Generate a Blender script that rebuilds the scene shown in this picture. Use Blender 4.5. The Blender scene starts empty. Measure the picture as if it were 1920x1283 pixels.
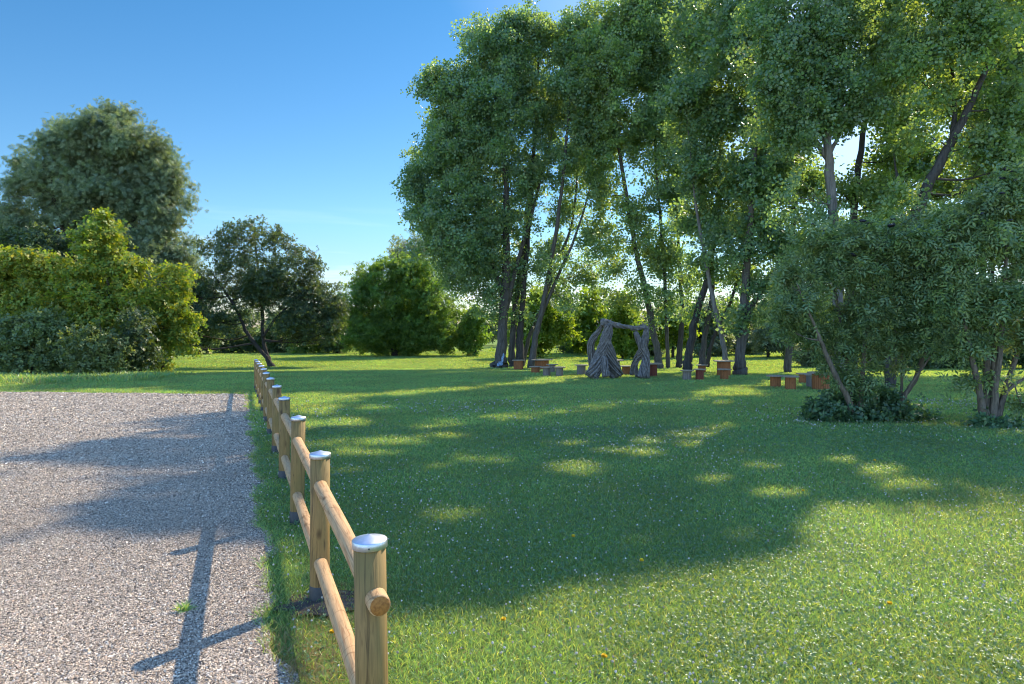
import bpy, math, random
import numpy as np
from mathutils import Vector, Matrix

random.seed(7)
rng = np.random.default_rng(7)
scene = bpy.context.scene
COL = scene.collection
F, CX, HY, CAMH = 1280.0, 960.0, 613.0, 2.0     # focal length in photo pixels, horizon row, eye height

# ------------------------------------------------------------------ terrain
def gz(y):
    t = np.clip((np.asarray(y, float) - 6.0) / 30.0, 0, 1)
    u = np.clip((np.asarray(y, float) - 33.0) / 13.0, 0, 1)
    return -0.4 * t * t * (3 - 2 * t) - .42 * u * u * (3 - 2 * u)

def depth(py):
    y = 20.0
    for _ in range(40):
        y = (CAMH - float(gz(y))) * F / (py - HY)
    return y

def P(px, py, d):
    return np.array([(px - CX) / F * d, d, CAMH - (py - HY) / F * d])

# ------------------------------------------------------------------ objects
def tag(o, label=None, cat=None, group=None, kind=None):
    if label: o['label'] = label
    if cat: o['category'] = cat
    if group: o['group'] = group
    if kind: o['kind'] = kind
    return o

def empty(name, loc, label=None, cat=None, group=None, kind=None):
    o = bpy.data.objects.new(name, None)
    o.empty_display_size = 0.2
    o.location = [float(c) for c in loc]
    COL.objects.link(o)
    return tag(o, label, cat, group, kind)

def link(name, mesh, mats, parent=None, loc=None):
    o = bpy.data.objects.new(name, mesh)
    COL.objects.link(o)
    for m in (mats if isinstance(mats, (list, tuple)) else [mats]):
        if m is not None and m.name not in [k.name for k in mesh.materials if k]:
            mesh.materials.append(m)
    if parent is not None: o.parent = parent
    if loc is not None: o.location = [float(c) for c in loc]
    return o

def fast_mesh(name, V, Fq, mat_idx=None, smooth=False):
    """V (n,3); Fq (m,k) with k equal for every face"""
    V = np.ascontiguousarray(V, np.float32); Fq = np.ascontiguousarray(Fq, np.int32)
    me = bpy.data.meshes.new(name)
    k = Fq.shape[1]; m = len(Fq)
    me.vertices.add(len(V)); me.vertices.foreach_set('co', V.ravel())
    me.loops.add(m * k); me.loops.foreach_set('vertex_index', Fq.ravel())
    me.polygons.add(m); me.polygons.foreach_set('loop_start', np.arange(0, m * k, k, dtype=np.int32))
    if mat_idx is not None:
        me.polygons.foreach_set('material_index', np.ascontiguousarray(mat_idx, np.int32))
    me.polygons.foreach_set('use_smooth', np.full(m, smooth, dtype=bool))
    me.update(calc_edges=True)
    return me

class MB:
    """collects geometry for ONE mesh"""
    def __init__(s): s.v = []; s.f = []; s.m = []
    def add(s, V, faces, mi=0):
        b = len(s.v); s.v += [tuple(map(float, p)) for p in V]
        for f in faces: s.f.append(tuple(b + i for i in f)); s.m.append(mi)
    def tube(s, pts, radii, sides=8, cap=True, mi=0, wob=0.0, rot=0.0):
        pts = [np.asarray(p, float) for p in pts]; n = len(pts)
        V = []; ref = np.array([0.31, 0.12, 0.94])
        u = None
        for i in range(n):
            t = pts[min(i + 1, n - 1)] - pts[max(i - 1, 0)]
            t = t / (np.linalg.norm(t) + 1e-9)
            if u is None:
                u = np.cross(t, np.array([0.0, 1.0, 0.0]) if abs(t[1]) < .9 else np.array([1.0, 0, 0]))
            u = u - t * u.dot(t); u /= np.linalg.norm(u) + 1e-9
            w = np.cross(t, u)
            for k in range(sides):
                a = 2 * math.pi * k / sides + rot
                r = radii[i] * (1 + wob * (random.random() - .5))
                V.append(pts[i] + r * (math.cos(a) * u + math.sin(a) * w))
        fs = []
        for i in range(n - 1):
            for k in range(sides):
                a = i * sides + k; b = i * sides + (k + 1) % sides
                fs.append((a, b, b + sides, a + sides))
        if cap:
            fs.append(tuple(range(sides - 1, -1, -1))); fs.append(tuple(range((n - 1) * sides, n * sides)))
        s.add(V, fs, mi)
    def lathe(s, prof, sides=32, mi=0, c=(0, 0, 0), closed=True):
        V = []
        for r, z in prof:
            for k in range(sides):
                a = 2 * math.pi * k / sides
                V.append((c[0] + r * math.cos(a), c[1] + r * math.sin(a), c[2] + z))
        fs = []
        for i in range(len(prof) - 1):
            for k in range(sides):
                a = i * sides + k; b = i * sides + (k + 1) % sides
                fs.append((a, b, b + sides, a + sides))
        if closed:
            fs.append(tuple(range(sides - 1, -1, -1))); fs.append(tuple(range((len(prof) - 1) * sides, len(prof) * sides)))
        s.add(V, fs, mi)
    def build(s, name, mats, parent=None, loc=None, smooth=True):
        me = bpy.data.meshes.new(name)
        me.from_pydata(s.v, [], s.f)
        me.polygons.foreach_set('material_index', s.m)
        me.polygons.foreach_set('use_smooth', [smooth] * len(s.f))
        me.update()
        return link(name, me, mats, parent, loc)

def spline(ctrl, n):
    """Catmull-Rom through control rows (any width)"""
    c = [np.asarray(p, float) for p in ctrl]
    c = [2 * c[0] - c[1]] + c + [2 * c[-1] - c[-2]]
    out = []; segs = len(c) - 3
    for i in range(n):
        t = i / (n - 1) * segs; k = min(int(t), segs - 1); t -= k
        a, b, d, e = c[k:k + 4]
        out.append(.5 * (2 * b + (d - a) * t + (2 * a - 5 * b + 4 * d - e) * t * t + (3 * b - a - 3 * d + e) * t ** 3))
    return out

# ------------------------------------------------------------------ materials
class NT:
    def __init__(s, name):
        s.mat = bpy.data.materials.new(name); s.mat.use_nodes = True
        s.nt = s.mat.node_tree; s.nt.nodes.clear()
        s.out = s.n('ShaderNodeOutputMaterial')
    def n(s, t, **kw):
        o = s.nt.nodes.new(t)
        for k, v in kw.items(): setattr(o, k, v)
        return o
    def l(s, a, b): s.nt.links.new(a, b)
    def ramp(s, fac, stops, interp='LINEAR'):
        r = s.n('ShaderNodeValToRGB'); r.color_ramp.interpolation = interp
        while len(r.color_ramp.elements) < len(stops): r.color_ramp.elements.new(.5)
        for e, (p, c) in zip(r.color_ramp.elements, stops):
            e.position = p; e.color = (*c, 1) if len(c) == 3 else c
        s.l(fac, r.inputs[0]); return r.outputs[0]
    def noise(s, vec, scale, detail=4, rough=.55, dist=0):
        o = s.n('ShaderNodeTexNoise'); o.inputs['Scale'].default_value = scale
        o.inputs['Detail'].default_value = detail; o.inputs['Roughness'].default_value = rough
        o.inputs['Distortion'].default_value = dist
        if vec is not None: s.l(vec, o.inputs['Vector'])
        return o.outputs['Fac']
    def mapping(s, vec, scale=(1, 1, 1), loc=None):
        o = s.n('ShaderNodeMapping'); o.inputs['Scale'].default_value = scale
        s.l(vec, o.inputs['Vector'])
        if loc is not None: s.l(loc, o.inputs['Location'])
        return o.outputs[0]
    def mix(s, fac, a, b, mode='MIX'):
        o = s.n('ShaderNodeMix'); o.data_type = 'RGBA'; o.blend_type = mode
        for sock, v in ((0, fac), (6, a), (7, b)):
            if isinstance(v, (int, float)): o.inputs[sock].default_value = v
            elif isinstance(v, tuple): o.inputs[sock].default_value = (*v, 1)
            else: s.l(v, o.inputs[sock])
        return o.outputs[2]
    def math(s, op, a, b=None):
        o = s.n('ShaderNodeMath'); o.operation = op
        for i, v in enumerate((a, b)):
            if v is None: continue
            if isinstance(v, (int, float)): o.inputs[i].default_value = v
            else: s.l(v, o.inputs[i])
        return o.outputs[0]
    def bump(s, h, strength, dist):
        o = s.n('ShaderNodeBump'); o.inputs['Strength'].default_value = strength
        o.inputs['Distance'].default_value = dist; s.l(h, o.inputs['Height']); return o.outputs[0]
    def principled(s, col, rough=.6, spec=.3, metal=0, normal=None):
        b = s.n('ShaderNodeBsdfPrincipled')
        if isinstance(col, tuple): b.inputs['Base Color'].default_value = (*col, 1)
        else: s.l(col, b.inputs['Base Color'])
        if isinstance(rough, (int, float)): b.inputs['Roughness'].default_value = rough
        else: s.l(rough, b.inputs['Roughness'])
        b.inputs['Specular IOR Level'].default_value = spec; b.inputs['Metallic'].default_value = metal
        if normal is not None: s.l(normal, b.inputs['Normal'])
        return b.outputs[0]
    def done(s, sh): s.l(sh, s.out.inputs['Surface']); return s.mat

def leaf_mat(name, cols, trans, tf=.45, spec=.35, rough=.45, nscale=.5, patch=.5):
    """cols: three leaf colours; trans: tint of light that comes through the blade"""
    m = NT(name)
    geo = m.n('ShaderNodeNewGeometry')
    rnd = geo.outputs['Random Per Island']
    c = m.ramp(rnd, [(0, cols[0]), (.55, cols[1]), (1, cols[2])])
    nz = m.noise(geo.outputs['Position'], nscale, 2)
    hs = m.n('ShaderNodeHueSaturation'); m.l(c, hs.inputs['Color'])
    m.l(m.math('ADD', m.math('MULTIPLY', nz, .06), .47), hs.inputs['Hue'])
    m.l(m.math('ADD', m.math('MULTIPLY', nz, patch), 1 - patch / 2), hs.inputs['Value'])
    c = hs.outputs[0]
    p = m.principled(c, rough, spec)
    t = m.n('ShaderNodeBsdfTranslucent')
    m.l(m.mix(1.0, c, trans, 'MULTIPLY'), t.inputs['Color'])
    mx = m.n('ShaderNodeMixShader'); mx.inputs[0].default_value = tf
    m.l(p, mx.inputs[1]); m.l(t.outputs[0], mx.inputs[2])
    return m.done(mx.outputs[0])

def bark_mat(name, dark, light, scale=5.0):
    m = NT(name)
    tc = m.n('ShaderNodeTexCoord').outputs['Object']
    v = m.mapping(tc, (scale, scale, scale * .16))
    a = m.noise(v, 2.2, 6, .65, .4)
    b = m.noise(m.mapping(tc, (1, 1, .5)), 1.1, 3)
    c = m.ramp(a, [(.32, dark), (.62, light)])
    c = m.mix(m.math('MULTIPLY', b, .55), c, tuple(x * .55 + .012 for x in light))
    return m.done(m.principled(c, .9, .15, 0, m.bump(a, .9, .05)))

def wood_mat(name, pale, dark, knot, green=None, grey=.0, grain=1.0, crack=True, whorl=False):
    m = NT(name)
    tc = m.n('ShaderNodeTexCoord').outputs['Object']
    oi = m.n('ShaderNodeObjectInfo').outputs['Random']
    off = m.n('ShaderNodeCombineXYZ')
    m.l(m.math('MULTIPLY', oi, 13.0), off.inputs[0]); m.l(m.math('MULTIPLY', oi, 29.0), off.inputs[2])
    v = m.mapping(tc, (14, 14, 1.1), off.outputs[0])
    w = m.noise(v, 2.0 * grain, 5, .6, 1.2)
    fine = m.noise(m.mapping(tc, (90, 90, 3.0), off.outputs[0]), 1.5, 3)
    c = m.ramp(w, [(.36, dark), (.50, pale), (.66, tuple(x * .74 for x in pale))])
    c = m.mix(m.math('MULTIPLY', fine, .35), c, tuple(x * .6 for x in dark))
    if green:
        gn = m.noise(m.mapping(tc, (6, 6, 1.6), off.outputs[0]), 1.3, 3)
        c = m.mix(m.ramp(gn, [(.38, (0, 0, 0)), (.7, (.75, .75, .75))]), c, green)
    kv = m.n('ShaderNodeTexVoronoi'); kv.inputs['Scale'].default_value = 1.0
    m.l(m.mapping(tc, (8, 8, 4.2), off.outputs[0]), kv.inputs['Vector'])
    c = m.mix(m.ramp(kv.outputs['Distance'], [(.05, (.9, .9, .9)), (.22, (0, 0, 0))]), c, knot)
    if not crack:
        isl = m.n('ShaderNodeNewGeometry').outputs['Random Per Island']
        c = m.mix(m.math('MULTIPLY', isl, .6), c, dark)
    if whorl:       # knot whorls: thin dark arcs across the log
        wh = m.noise(m.mapping(tc, (3.5, 3.5, 6.5), off.outputs[0]), .8, 1, .4, .3)
        wk = m.ramp(wh, [(.487, (0, 0, 0)), (.5, (1, 1, 1)), (.507, (0, 0, 0))])
        c = m.mix(m.math('MULTIPLY', wk, .7), c, knot)
    h = m.math('ADD', w, m.math('MULTIPLY', fine, .5))
    if crack:
        cr = m.noise(m.mapping(tc, (26, 26, .9), off.outputs[0]), 1.0, 2, .5, .6)
        k = m.ramp(cr, [(.485, (0, 0, 0)), (.5, (1, 1, 1)), (.515, (0, 0, 0))])
        c = m.mix(m.math('MULTIPLY', k, .55), c, tuple(x * .3 for x in dark))
    return m.done(m.principled(c, .72, .25, 0, m.bump(h, .35, .006)))

M = {}
M['poplar'] = leaf_mat('poplar_leaf', [(.083, .155, .092), (.125, .205, .108), (.19, .27, .115)], (2.5, 2.2, .6), .48, .5, .38)
M['poplar_warm'] = leaf_mat('poplar_leaf_young', [(.095, .165, .082), (.135, .215, .09), (.21, .28, .10)], (2.5, 2.15, .55), .48, .45, .4)
M['willow'] = leaf_mat('willow_leaf', [(.095, .145, .078), (.15, .205, .105), (.23, .275, .155)], (1.6, 1.5, .7), .38, .4, .5)
M['maple'] = leaf_mat('maple_leaf', [(.10, .165, .03), (.175, .24, .036), (.31, .28, .04)], (1.9, 1.8, .5), .42, .35, .5, .35)
M['hedge'] = leaf_mat('hedge_leaf', [(.085, .125, .045), (.13, .175, .06), (.20, .235, .085)], (1.8, 1.6, .5), .38, .4, .45)
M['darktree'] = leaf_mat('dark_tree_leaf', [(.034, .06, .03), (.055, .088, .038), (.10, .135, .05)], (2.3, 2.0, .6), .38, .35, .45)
M['round'] = leaf_mat('round_tree_leaf', [(.075, .14, .036), (.115, .195, .045), (.18, .25, .055)], (2.2, 2.1, .6), .48, .35, .5)
M['far'] = leaf_mat('far_tree_leaf', [(.055, .095, .045), (.085, .13, .055), (.12, .165, .075)], (2.3, 2.0, .8), .42, .3, .5)
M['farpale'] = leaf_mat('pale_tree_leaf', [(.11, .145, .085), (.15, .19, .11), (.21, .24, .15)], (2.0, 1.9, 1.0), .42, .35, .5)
M['yellow'] = leaf_mat('yellow_green_leaf', [(.085, .15, .022), (.135, .20, .028), (.20, .25, .04)], (2.4, 2.2, .6), .5, .3, .5)
M['elder'] = leaf_mat('elder_leaf', [(.088, .145, .068), (.145, .22, .088), (.225, .285, .115)], (2.3, 1.9, .55), .42, .5, .36, 1.2)
M['ivy'] = leaf_mat('undergrowth_leaf', [(.045, .095, .045), (.07, .135, .058), (.11, .18, .075)], (2.0, 1.8, .6), .36, .5, .4, 1.5)
M['grass'] = leaf_mat('grass_blade', [(.092, .225, .095), (.15, .285, .11), (.30, .375, .145)], (2.8, 2.0, .5), .48, .6, .38, .45, 1.0)
M['drygrass'] = leaf_mat('dry_grass_blade', [(.20, .15, .06), (.30, .22, .09), (.40, .31, .14)], (1.2, 1.1, .8), .3, .2, .6, 2)
M['clover'] = leaf_mat('clover_leaf', [(.07, .15, .065), (.11, .20, .085), (.17, .24, .11)], (2.2, 1.7, .6), .40, .45, .38, .6)
M['flower'] = leaf_mat('clover_flower', [(.30, .26, .18), (.46, .42, .34), (.60, .57, .52)], (1.0, .95, .85), .25, .2, .7, 1)
M['petal'] = leaf_mat('dandelion_petal', [(.75, .48, .02), (.82, .55, .02), (.85, .62, .04)], (1, .9, .5), .25, .2, .6, 1)
M['stem'] = leaf_mat('flower_stem', [(.07, .15, .04), (.1, .19, .05), (.13, .2, .06)], (1.4, 1.4, .6), .2, .3, .5, 1)
M['bark'] = bark_mat('poplar_bark', (.028, .024, .02), (.115, .10, .082), 5)
M['bark_pale'] = bark_mat('pale_bark', (.06, .052, .045), (.21, .19, .16), 4)
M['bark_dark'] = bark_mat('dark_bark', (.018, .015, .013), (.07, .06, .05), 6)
M['bark_elder'] = bark_mat('elder_bark', (.05, .04, .03), (.21, .165, .12), 9)
M['post'] = wood_mat('treated_post_wood', (.31, .18, .058), (.105, .056, .018), (.05, .025, .008), green=(.165, .118, .036))
M['rail'] = wood_mat('rail_wood', (.54, .33, .155), (.34, .18, .075), (.17, .085, .03), whorl=True)
M['plank'] = wood_mat('orange_plank_wood', (.36, .135, .045), (.20, .065, .02), (.06, .025, .01), grain=1.5, crack=False)
M['plank_grey'] = wood_mat('grey_plank_wood', (.25, .20, .155), (.13, .10, .08), (.05, .04, .03), grain=1.5, crack=False)
M['plank_red'] = wood_mat('red_plank_wood', (.21, .058, .032), (.12, .03, .018), (.04, .015, .01), grain=1.5, crack=False)
M['top'] = wood_mat('weathered_top_wood', (.34, .27, .19), (.19, .14, .09), (.08, .05, .03), crack=False)

def simple(name, col, rough=.6, spec=.3, metal=0, nscale=None, ncol=None, bump=None):
    m = NT(name); c = col
    tc = m.n('ShaderNodeTexCoord').outputs['Object']; nrm = None
    if nscale:
        nz = m.noise(tc, nscale, 5)
        c = m.mix(m.ramp(nz, [(.35, (0, 0, 0)), (.68, (1, 1, 1))]), col, ncol or tuple(x * .6 for x in col))
        if bump: nrm = m.bump(nz, bump[0], bump[1])
    return m.done(m.principled(c, rough, spec, metal, nrm))
M['zinc'] = simple('galvanised_zinc', (.56, .58, .60), .46, .5, 1, 30, (.45, .47, .50), (.15, .002))
M['sleeve'] = simple('black_post_sleeve', (.018, .018, .02), .55, .4, 0, 18, (.04, .038, .035))
M['endgrain'] = simple('end_grain', (.36, .15, .035), .8, .2, 0, 70, (.20, .075, .018), (.4, .004))
M['willow_rod'] = simple('willow_rod', (.20, .175, .15), .75, .25, 0, 9, (.085, .07, .06), (.4, .01))
M['soil'] = simple('bare_soil', (.060, .045, .034), .95, .1, 0, 16, (.11, .088, .066), (1, .03))
M['berry'] = simple('elder_berry', (.010, .007, .012), .3, .5)
M['paint'] = simple('trunk_paint', (.30, .40, .52), .6, .3, 0, 14, (.08, .14, .24))

def lawn_mat():
    m = NT('lawn_ground')
    pos = m.n('ShaderNodeNewGeometry').outputs['Position']
    a = m.noise(pos, .35, 4); b = m.noise(pos, 9, 5, .7); f = m.noise(pos, 60, 3, .7)
    c = m.ramp(b, [(.3, (.09, .16, .04)), (.52, (.17, .25, .05)), (.75, (.25, .32, .075))])
    c = m.mix(m.ramp(a, [(.4, (0, 0, 0)), (.68, (.6, .6, .6))]), c, (.19, .24, .05))
    c = m.mix(m.math('MULTIPLY', f, .35), c, (.03, .06, .015))
    return m.done(m.principled(c, .95, .1, 0, m.bump(m.math('ADD', b, f), .8, .05)))
M['lawn'] = lawn_mat()

def gravel_mat():
    m = NT('gravel_ground')
    pos = m.n('ShaderNodeNewGeometry').outputs['Position']
    vo = m.n('ShaderNodeTexVoronoi'); vo.inputs['Scale'].default_value = 112
    m.l(pos, vo.inputs['Vector'])
    sep = m.n('ShaderNodeSeparateColor'); m.l(vo.outputs['Color'], sep.inputs[0])
    c = m.ramp(sep.outputs[0], [(0, (.06, .05, .04)), (.3, (.24, .195, .14)), (.65, (.44, .365, .265)), (1, (.70, .62, .50))])
    gap = m.ramp(vo.outputs['Distance'], [(.42, (0, 0, 0)), (.8, (.85, .85, .85))])
    c = m.mix(gap, c, (.06, .05, .04))
    st = m.noise(m.mapping(pos, (.35, 1.1, 1)), .8, 4, .6, 1.0)
    c = m.mix(m.ramp(st, [(.60, (0, 0, 0)), (.72, (.45, .45, .45))]), c, (.22, .14, .07))
    h = m.math('SUBTRACT', 1.0, vo.outputs['Distance'])
    return m.done(m.principled(c, .85, .25, 0, m.bump(h, 1, .012)))
M['gravel'] = gravel_mat()

def pebble_mat():
    m = NT('gravel_stone')
    geo = m.n('ShaderNodeNewGeometry'); r = geo.outputs['Random Per Island']
    c = m.ramp(r, [(0, (.05, .042, .036)), (.22, (.21, .160, .112)), (.48, (.43, .335, .235)), (.7, (.57, .455, .325)), (.84, (.48, .325, .21)), (1, (.86, .755, .58))])
    big = m.noise(m.mapping(geo.outputs['Position'], (.5, 1.0, 1)), .9, 4, .6, .8)
    c = m.mix(m.ramp(big, [(.50, (0, 0, 0)), (.72, (.4, .4, .4))]), c, (.30, .215, .14))
    return m.done(m.principled(c, .8, .3))
M['pebble'] = pebble_mat()

# ------------------------------------------------------------------ light, sky, camera
SUN_EL, SUN_AZ = math.radians(41), math.radians(38)     # azimuth measured from +Y towards +X
sd = Vector((math.sin(SUN_AZ) * math.cos(SUN_EL), math.cos(SUN_AZ) * math.cos(SUN_EL), math.sin(SUN_EL)))
sl = bpy.data.lights.new('sun', 'SUN'); sl.energy = 3.6; sl.angle = math.radians(.5); sl.color = (1, .89, .70)
so = bpy.data.objects.new('sun', sl); COL.objects.link(so); so.rotation_euler = sd.to_track_quat('Z', 'Y').to_euler()
so.location = (20, 20, 40)
W = bpy.data.worlds.new('World'); scene.world = W; W.use_nodes = True
wn = W.node_tree; wn.nodes.clear()
sky = wn.nodes.new('ShaderNodeTexSky'); sky.sky_type = 'NISHITA'; sky.sun_disc = False
sky.sun_elevation = SUN_EL; sky.sun_rotation = SUN_AZ; sky.air_density = 1.0; sky.dust_density = .25; sky.ozone_density = 2.5
tcw = wn.nodes.new('ShaderNodeTexCoord')
mp = wn.nodes.new('ShaderNodeMapping'); mp.inputs['Scale'].default_value = (1.3, 1.3, 13)
wn.links.new(tcw.outputs['Generated'], mp.inputs[0])
nz = wn.nodes.new('ShaderNodeTexNoise'); nz.inputs['Scale'].default_value = 2.6; nz.inputs['Detail'].default_value = 5; nz.inputs['Distortion'].default_value = .4
wn.links.new(mp.outputs[0], nz.inputs['Vector'])
cr = wn.nodes.new('ShaderNodeValToRGB'); cr.color_ramp.elements[0].position = .52; cr.color_ramp.elements[1].position = .75
wn.links.new(nz.outputs['Fac'], cr.inputs[0])
sx = wn.nodes.new('ShaderNodeSeparateXYZ'); wn.links.new(tcw.outputs['Generated'], sx.inputs[0])
lo = wn.nodes.new('ShaderNodeMapRange'); lo.inputs['From Min'].default_value = .02; lo.inputs['From Max'].default_value = .17
lo.inputs['To Min'].default_value = .8; lo.inputs['To Max'].default_value = 0
wn.links.new(sx.outputs['Z'], lo.inputs[0])
mu = wn.nodes.new('ShaderNodeMath'); mu.operation = 'MULTIPLY'
wn.links.new(cr.outputs[0], mu.inputs[0]); wn.links.new(lo.outputs[0], mu.inputs[1])
mxw = wn.nodes.new('ShaderNodeMix'); mxw.data_type = 'RGBA'
hsw = wn.nodes.new('ShaderNodeHueSaturation'); hsw.inputs['Saturation'].default_value = 1.15
wn.links.new(sky.outputs[0], hsw.inputs['Color'])
wn.links.new(mu.outputs[0], mxw.inputs[0]); wn.links.new(hsw.outputs[0], mxw.inputs[6]); mxw.inputs[7].default_value = (11.5, 10.5, 10.5, 1)
bg = wn.nodes.new('ShaderNodeBackground'); bg.inputs[1].default_value = .12
wo = wn.nodes.new('ShaderNodeOutputWorld')
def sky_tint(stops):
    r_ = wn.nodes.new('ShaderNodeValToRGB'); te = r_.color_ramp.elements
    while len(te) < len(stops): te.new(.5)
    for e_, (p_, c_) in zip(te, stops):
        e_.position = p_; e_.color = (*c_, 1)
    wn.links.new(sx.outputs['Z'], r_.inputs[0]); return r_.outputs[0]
front = sky_tint([(0, (.40, .40, .44)), (.14, (.42, .53, .57)), (.46, (.25, .47, .53)), (.85, (1.5, 1.7, 2.05))])  # sky in view darkened; zenith brightened as added fill
behind = sky_tint([(0, (1.6, 1.7, 1.88)), (.8, (1.75, 1.9, 2.15))])  # sky behind the camera brightened beyond the sky model, as added fill light
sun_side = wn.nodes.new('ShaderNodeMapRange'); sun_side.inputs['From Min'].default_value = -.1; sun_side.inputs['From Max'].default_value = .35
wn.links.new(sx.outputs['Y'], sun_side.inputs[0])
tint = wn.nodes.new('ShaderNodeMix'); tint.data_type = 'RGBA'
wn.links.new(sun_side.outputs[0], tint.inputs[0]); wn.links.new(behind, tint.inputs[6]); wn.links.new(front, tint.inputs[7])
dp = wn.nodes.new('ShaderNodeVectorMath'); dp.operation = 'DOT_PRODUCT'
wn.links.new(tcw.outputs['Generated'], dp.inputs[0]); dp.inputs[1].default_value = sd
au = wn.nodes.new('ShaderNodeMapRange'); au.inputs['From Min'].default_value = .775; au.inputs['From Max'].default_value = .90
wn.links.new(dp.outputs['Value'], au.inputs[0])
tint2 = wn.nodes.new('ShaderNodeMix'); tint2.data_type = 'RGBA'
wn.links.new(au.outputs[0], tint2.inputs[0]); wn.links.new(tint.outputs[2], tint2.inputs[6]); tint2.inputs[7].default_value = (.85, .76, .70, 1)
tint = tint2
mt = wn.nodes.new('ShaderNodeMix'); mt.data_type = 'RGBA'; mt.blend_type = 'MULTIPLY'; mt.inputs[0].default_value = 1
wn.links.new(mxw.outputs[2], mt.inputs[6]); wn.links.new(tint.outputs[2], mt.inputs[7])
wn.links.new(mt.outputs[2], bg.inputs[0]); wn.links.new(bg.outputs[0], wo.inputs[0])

cam = bpy.data.cameras.new('camera'); cam.sensor_width = 36; cam.lens = 36 * F / 1920
cam.shift_y = -(641.5 - HY) / 1920; cam.clip_start = .1; cam.clip_end = 3000
co = bpy.data.objects.new('camera', cam); COL.objects.link(co)
co.location = (0, 0, CAMH); co.rotation_euler = (math.pi / 2, 0, 0); scene.camera = co
vs = scene.view_settings; vs.view_transform = 'Standard'; vs.look = 'None'; vs.exposure = 1.35; vs.gamma = 1
cy = scene.cycles
cy.max_bounces = 8; cy.diffuse_bounces = 5; cy.glossy_bounces = 2; cy.transmission_bounces = 5; cy.transparent_max_bounces = 4
cy.sample_clamp_indirect = 8
cy.pixel_filter_type = 'BLACKMAN_HARRIS'; cy.filter_width = 1.1

# ------------------------------------------------------------------ ground, gravel
def edge_x(y):      # right edge of the gravel
    y = np.asarray(y, float)
    return -.398 * y + .21 + .05 * np.sin(y * 2.3) + .04 * np.sin(y * 5.1 + 1) + .03 * np.sin(y * 11.7)
def far_y(x):       # far edge of the gravel
    x = np.asarray(x, float)
    return 22.4 - .13 * (x + 8.5) * .9 + .08 * np.sin(x * 1.9) + .05 * np.sin(x * 4.7 + 2)

ys = np.concatenate([np.linspace(-40, 0, 5), np.linspace(2, 60, 59), np.array([80, 120, 200, 400, 800, 1500])])
xs = np.array([-1500, -600, -200, -80, -40, -20, -10, 0, 10, 20, 40, 80, 200, 600, 1500], float)
gx, gy = np.meshgrid(xs, ys)
V = np.stack([gx.ravel(), gy.ravel(), gz(gy.ravel())], 1)
nx = len(xs); q = []
for j in range(len(ys) - 1):
    for i in range(nx - 1):
        a = j * nx + i; q.append((a, a + 1, a + nx + 1, a + nx))
tag(link('ground', fast_mesh('ground', V, q, smooth=True), M['lawn']), 'wide mown lawn reaching back to the trees', 'ground', kind='structure')

yy = np.concatenate([np.linspace(-6, 3, 6), np.linspace(3.2, 22, 150)])
V = []; q = []; nxg = 24
for y in yy:
    e = float(edge_x(y)); t = np.linspace(0, 1, nxg) ** 1.6
    for k in t: V.append((e - k * 45, y, 0))
V = np.array(V)
# bend the last rows onto the far edge
rows = len(yy)
for j in range(rows):
    for i in range(nxg):
        v = V[j * nxg + i]
        if yy[j] > 3:
            s = (yy[j] - 3) / 19.0
            v[1] = 3 + s * (float(far_y(v[0])) - 3)
V[:, 2] = gz(V[:, 1]) + .012
for j in range(rows - 1):
    for i in range(nxg - 1):
        a = j * nxg + i; q.append((a, a + nxg, a + nxg + 1, a + 1))
tag(link('gravel_path', fast_mesh('gravel_path', V, q, smooth=True), M['gravel']), 'pale grey gravel parking area beside the log fence', 'gravel', kind='structure')

# loose stones of the gravel, near the camera
def stones(n, y0, y1, size):
    u = rng.random(n); y = (y0 ** -.1 + u * (y1 ** -.1 - y0 ** -.1)) ** -10.0
    x = edge_x(y) + .03 - rng.random(n) * (.44 * y + .6)
    k = y < far_y(x); x, y = x[k], y[k]; n = len(x)
    base = np.array([(-1, -1, -1), (1, -1, -1), (1, 1, -1), (-1, 1, -1), (-1, -1, 1), (1, -1, 1), (1, 1, 1), (-1, 1, 1)], float) * .5
    fq = np.array([(0, 3, 2, 1), (4, 5, 6, 7), (0, 1, 5, 4), (1, 2, 6, 5), (2, 3, 7, 6), (3, 0, 4, 7)])
    loc = base[None] * (1 + .5 * (rng.random((n, 8, 1)) - .6)) + .16 * rng.standard_normal((n, 8, 3))
    s = size * np.maximum(1, y / 7.0)[:, None, None] * np.exp(.32 * rng.standard_normal((n, 1, 1)))
    loc = loc * s * np.array([1, .8, .55])
    a = rng.random(n) * 2 * np.pi; ca, sa = np.cos(a)[:, None], np.sin(a)[:, None]
    t = .5 * rng.standard_normal(n); ct, st = np.cos(t)[:, None], np.sin(t)[:, None]
    X, Y, Z = loc[..., 0], loc[..., 1] * ct - loc[..., 2] * st, loc[..., 1] * st + loc[..., 2] * ct
    V = np.stack([X * ca - Y * sa + x[:, None], X * sa + Y * ca + y[:, None], Z + (gz(y) + .015)[:, None]], -1)
    return V.reshape(-1, 3), (fq[None] + 8 * np.arange(n)[:, None, None]).reshape(-1, 4)
Va, Fa = stones(430000, 3.0, 23.5, .0068)
tag(link('gravel', fast_mesh('gravel', Va, Fa), M['pebble']),
    'loose pale crushed stones covering the parking area', 'gravel', kind='stuff')

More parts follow.
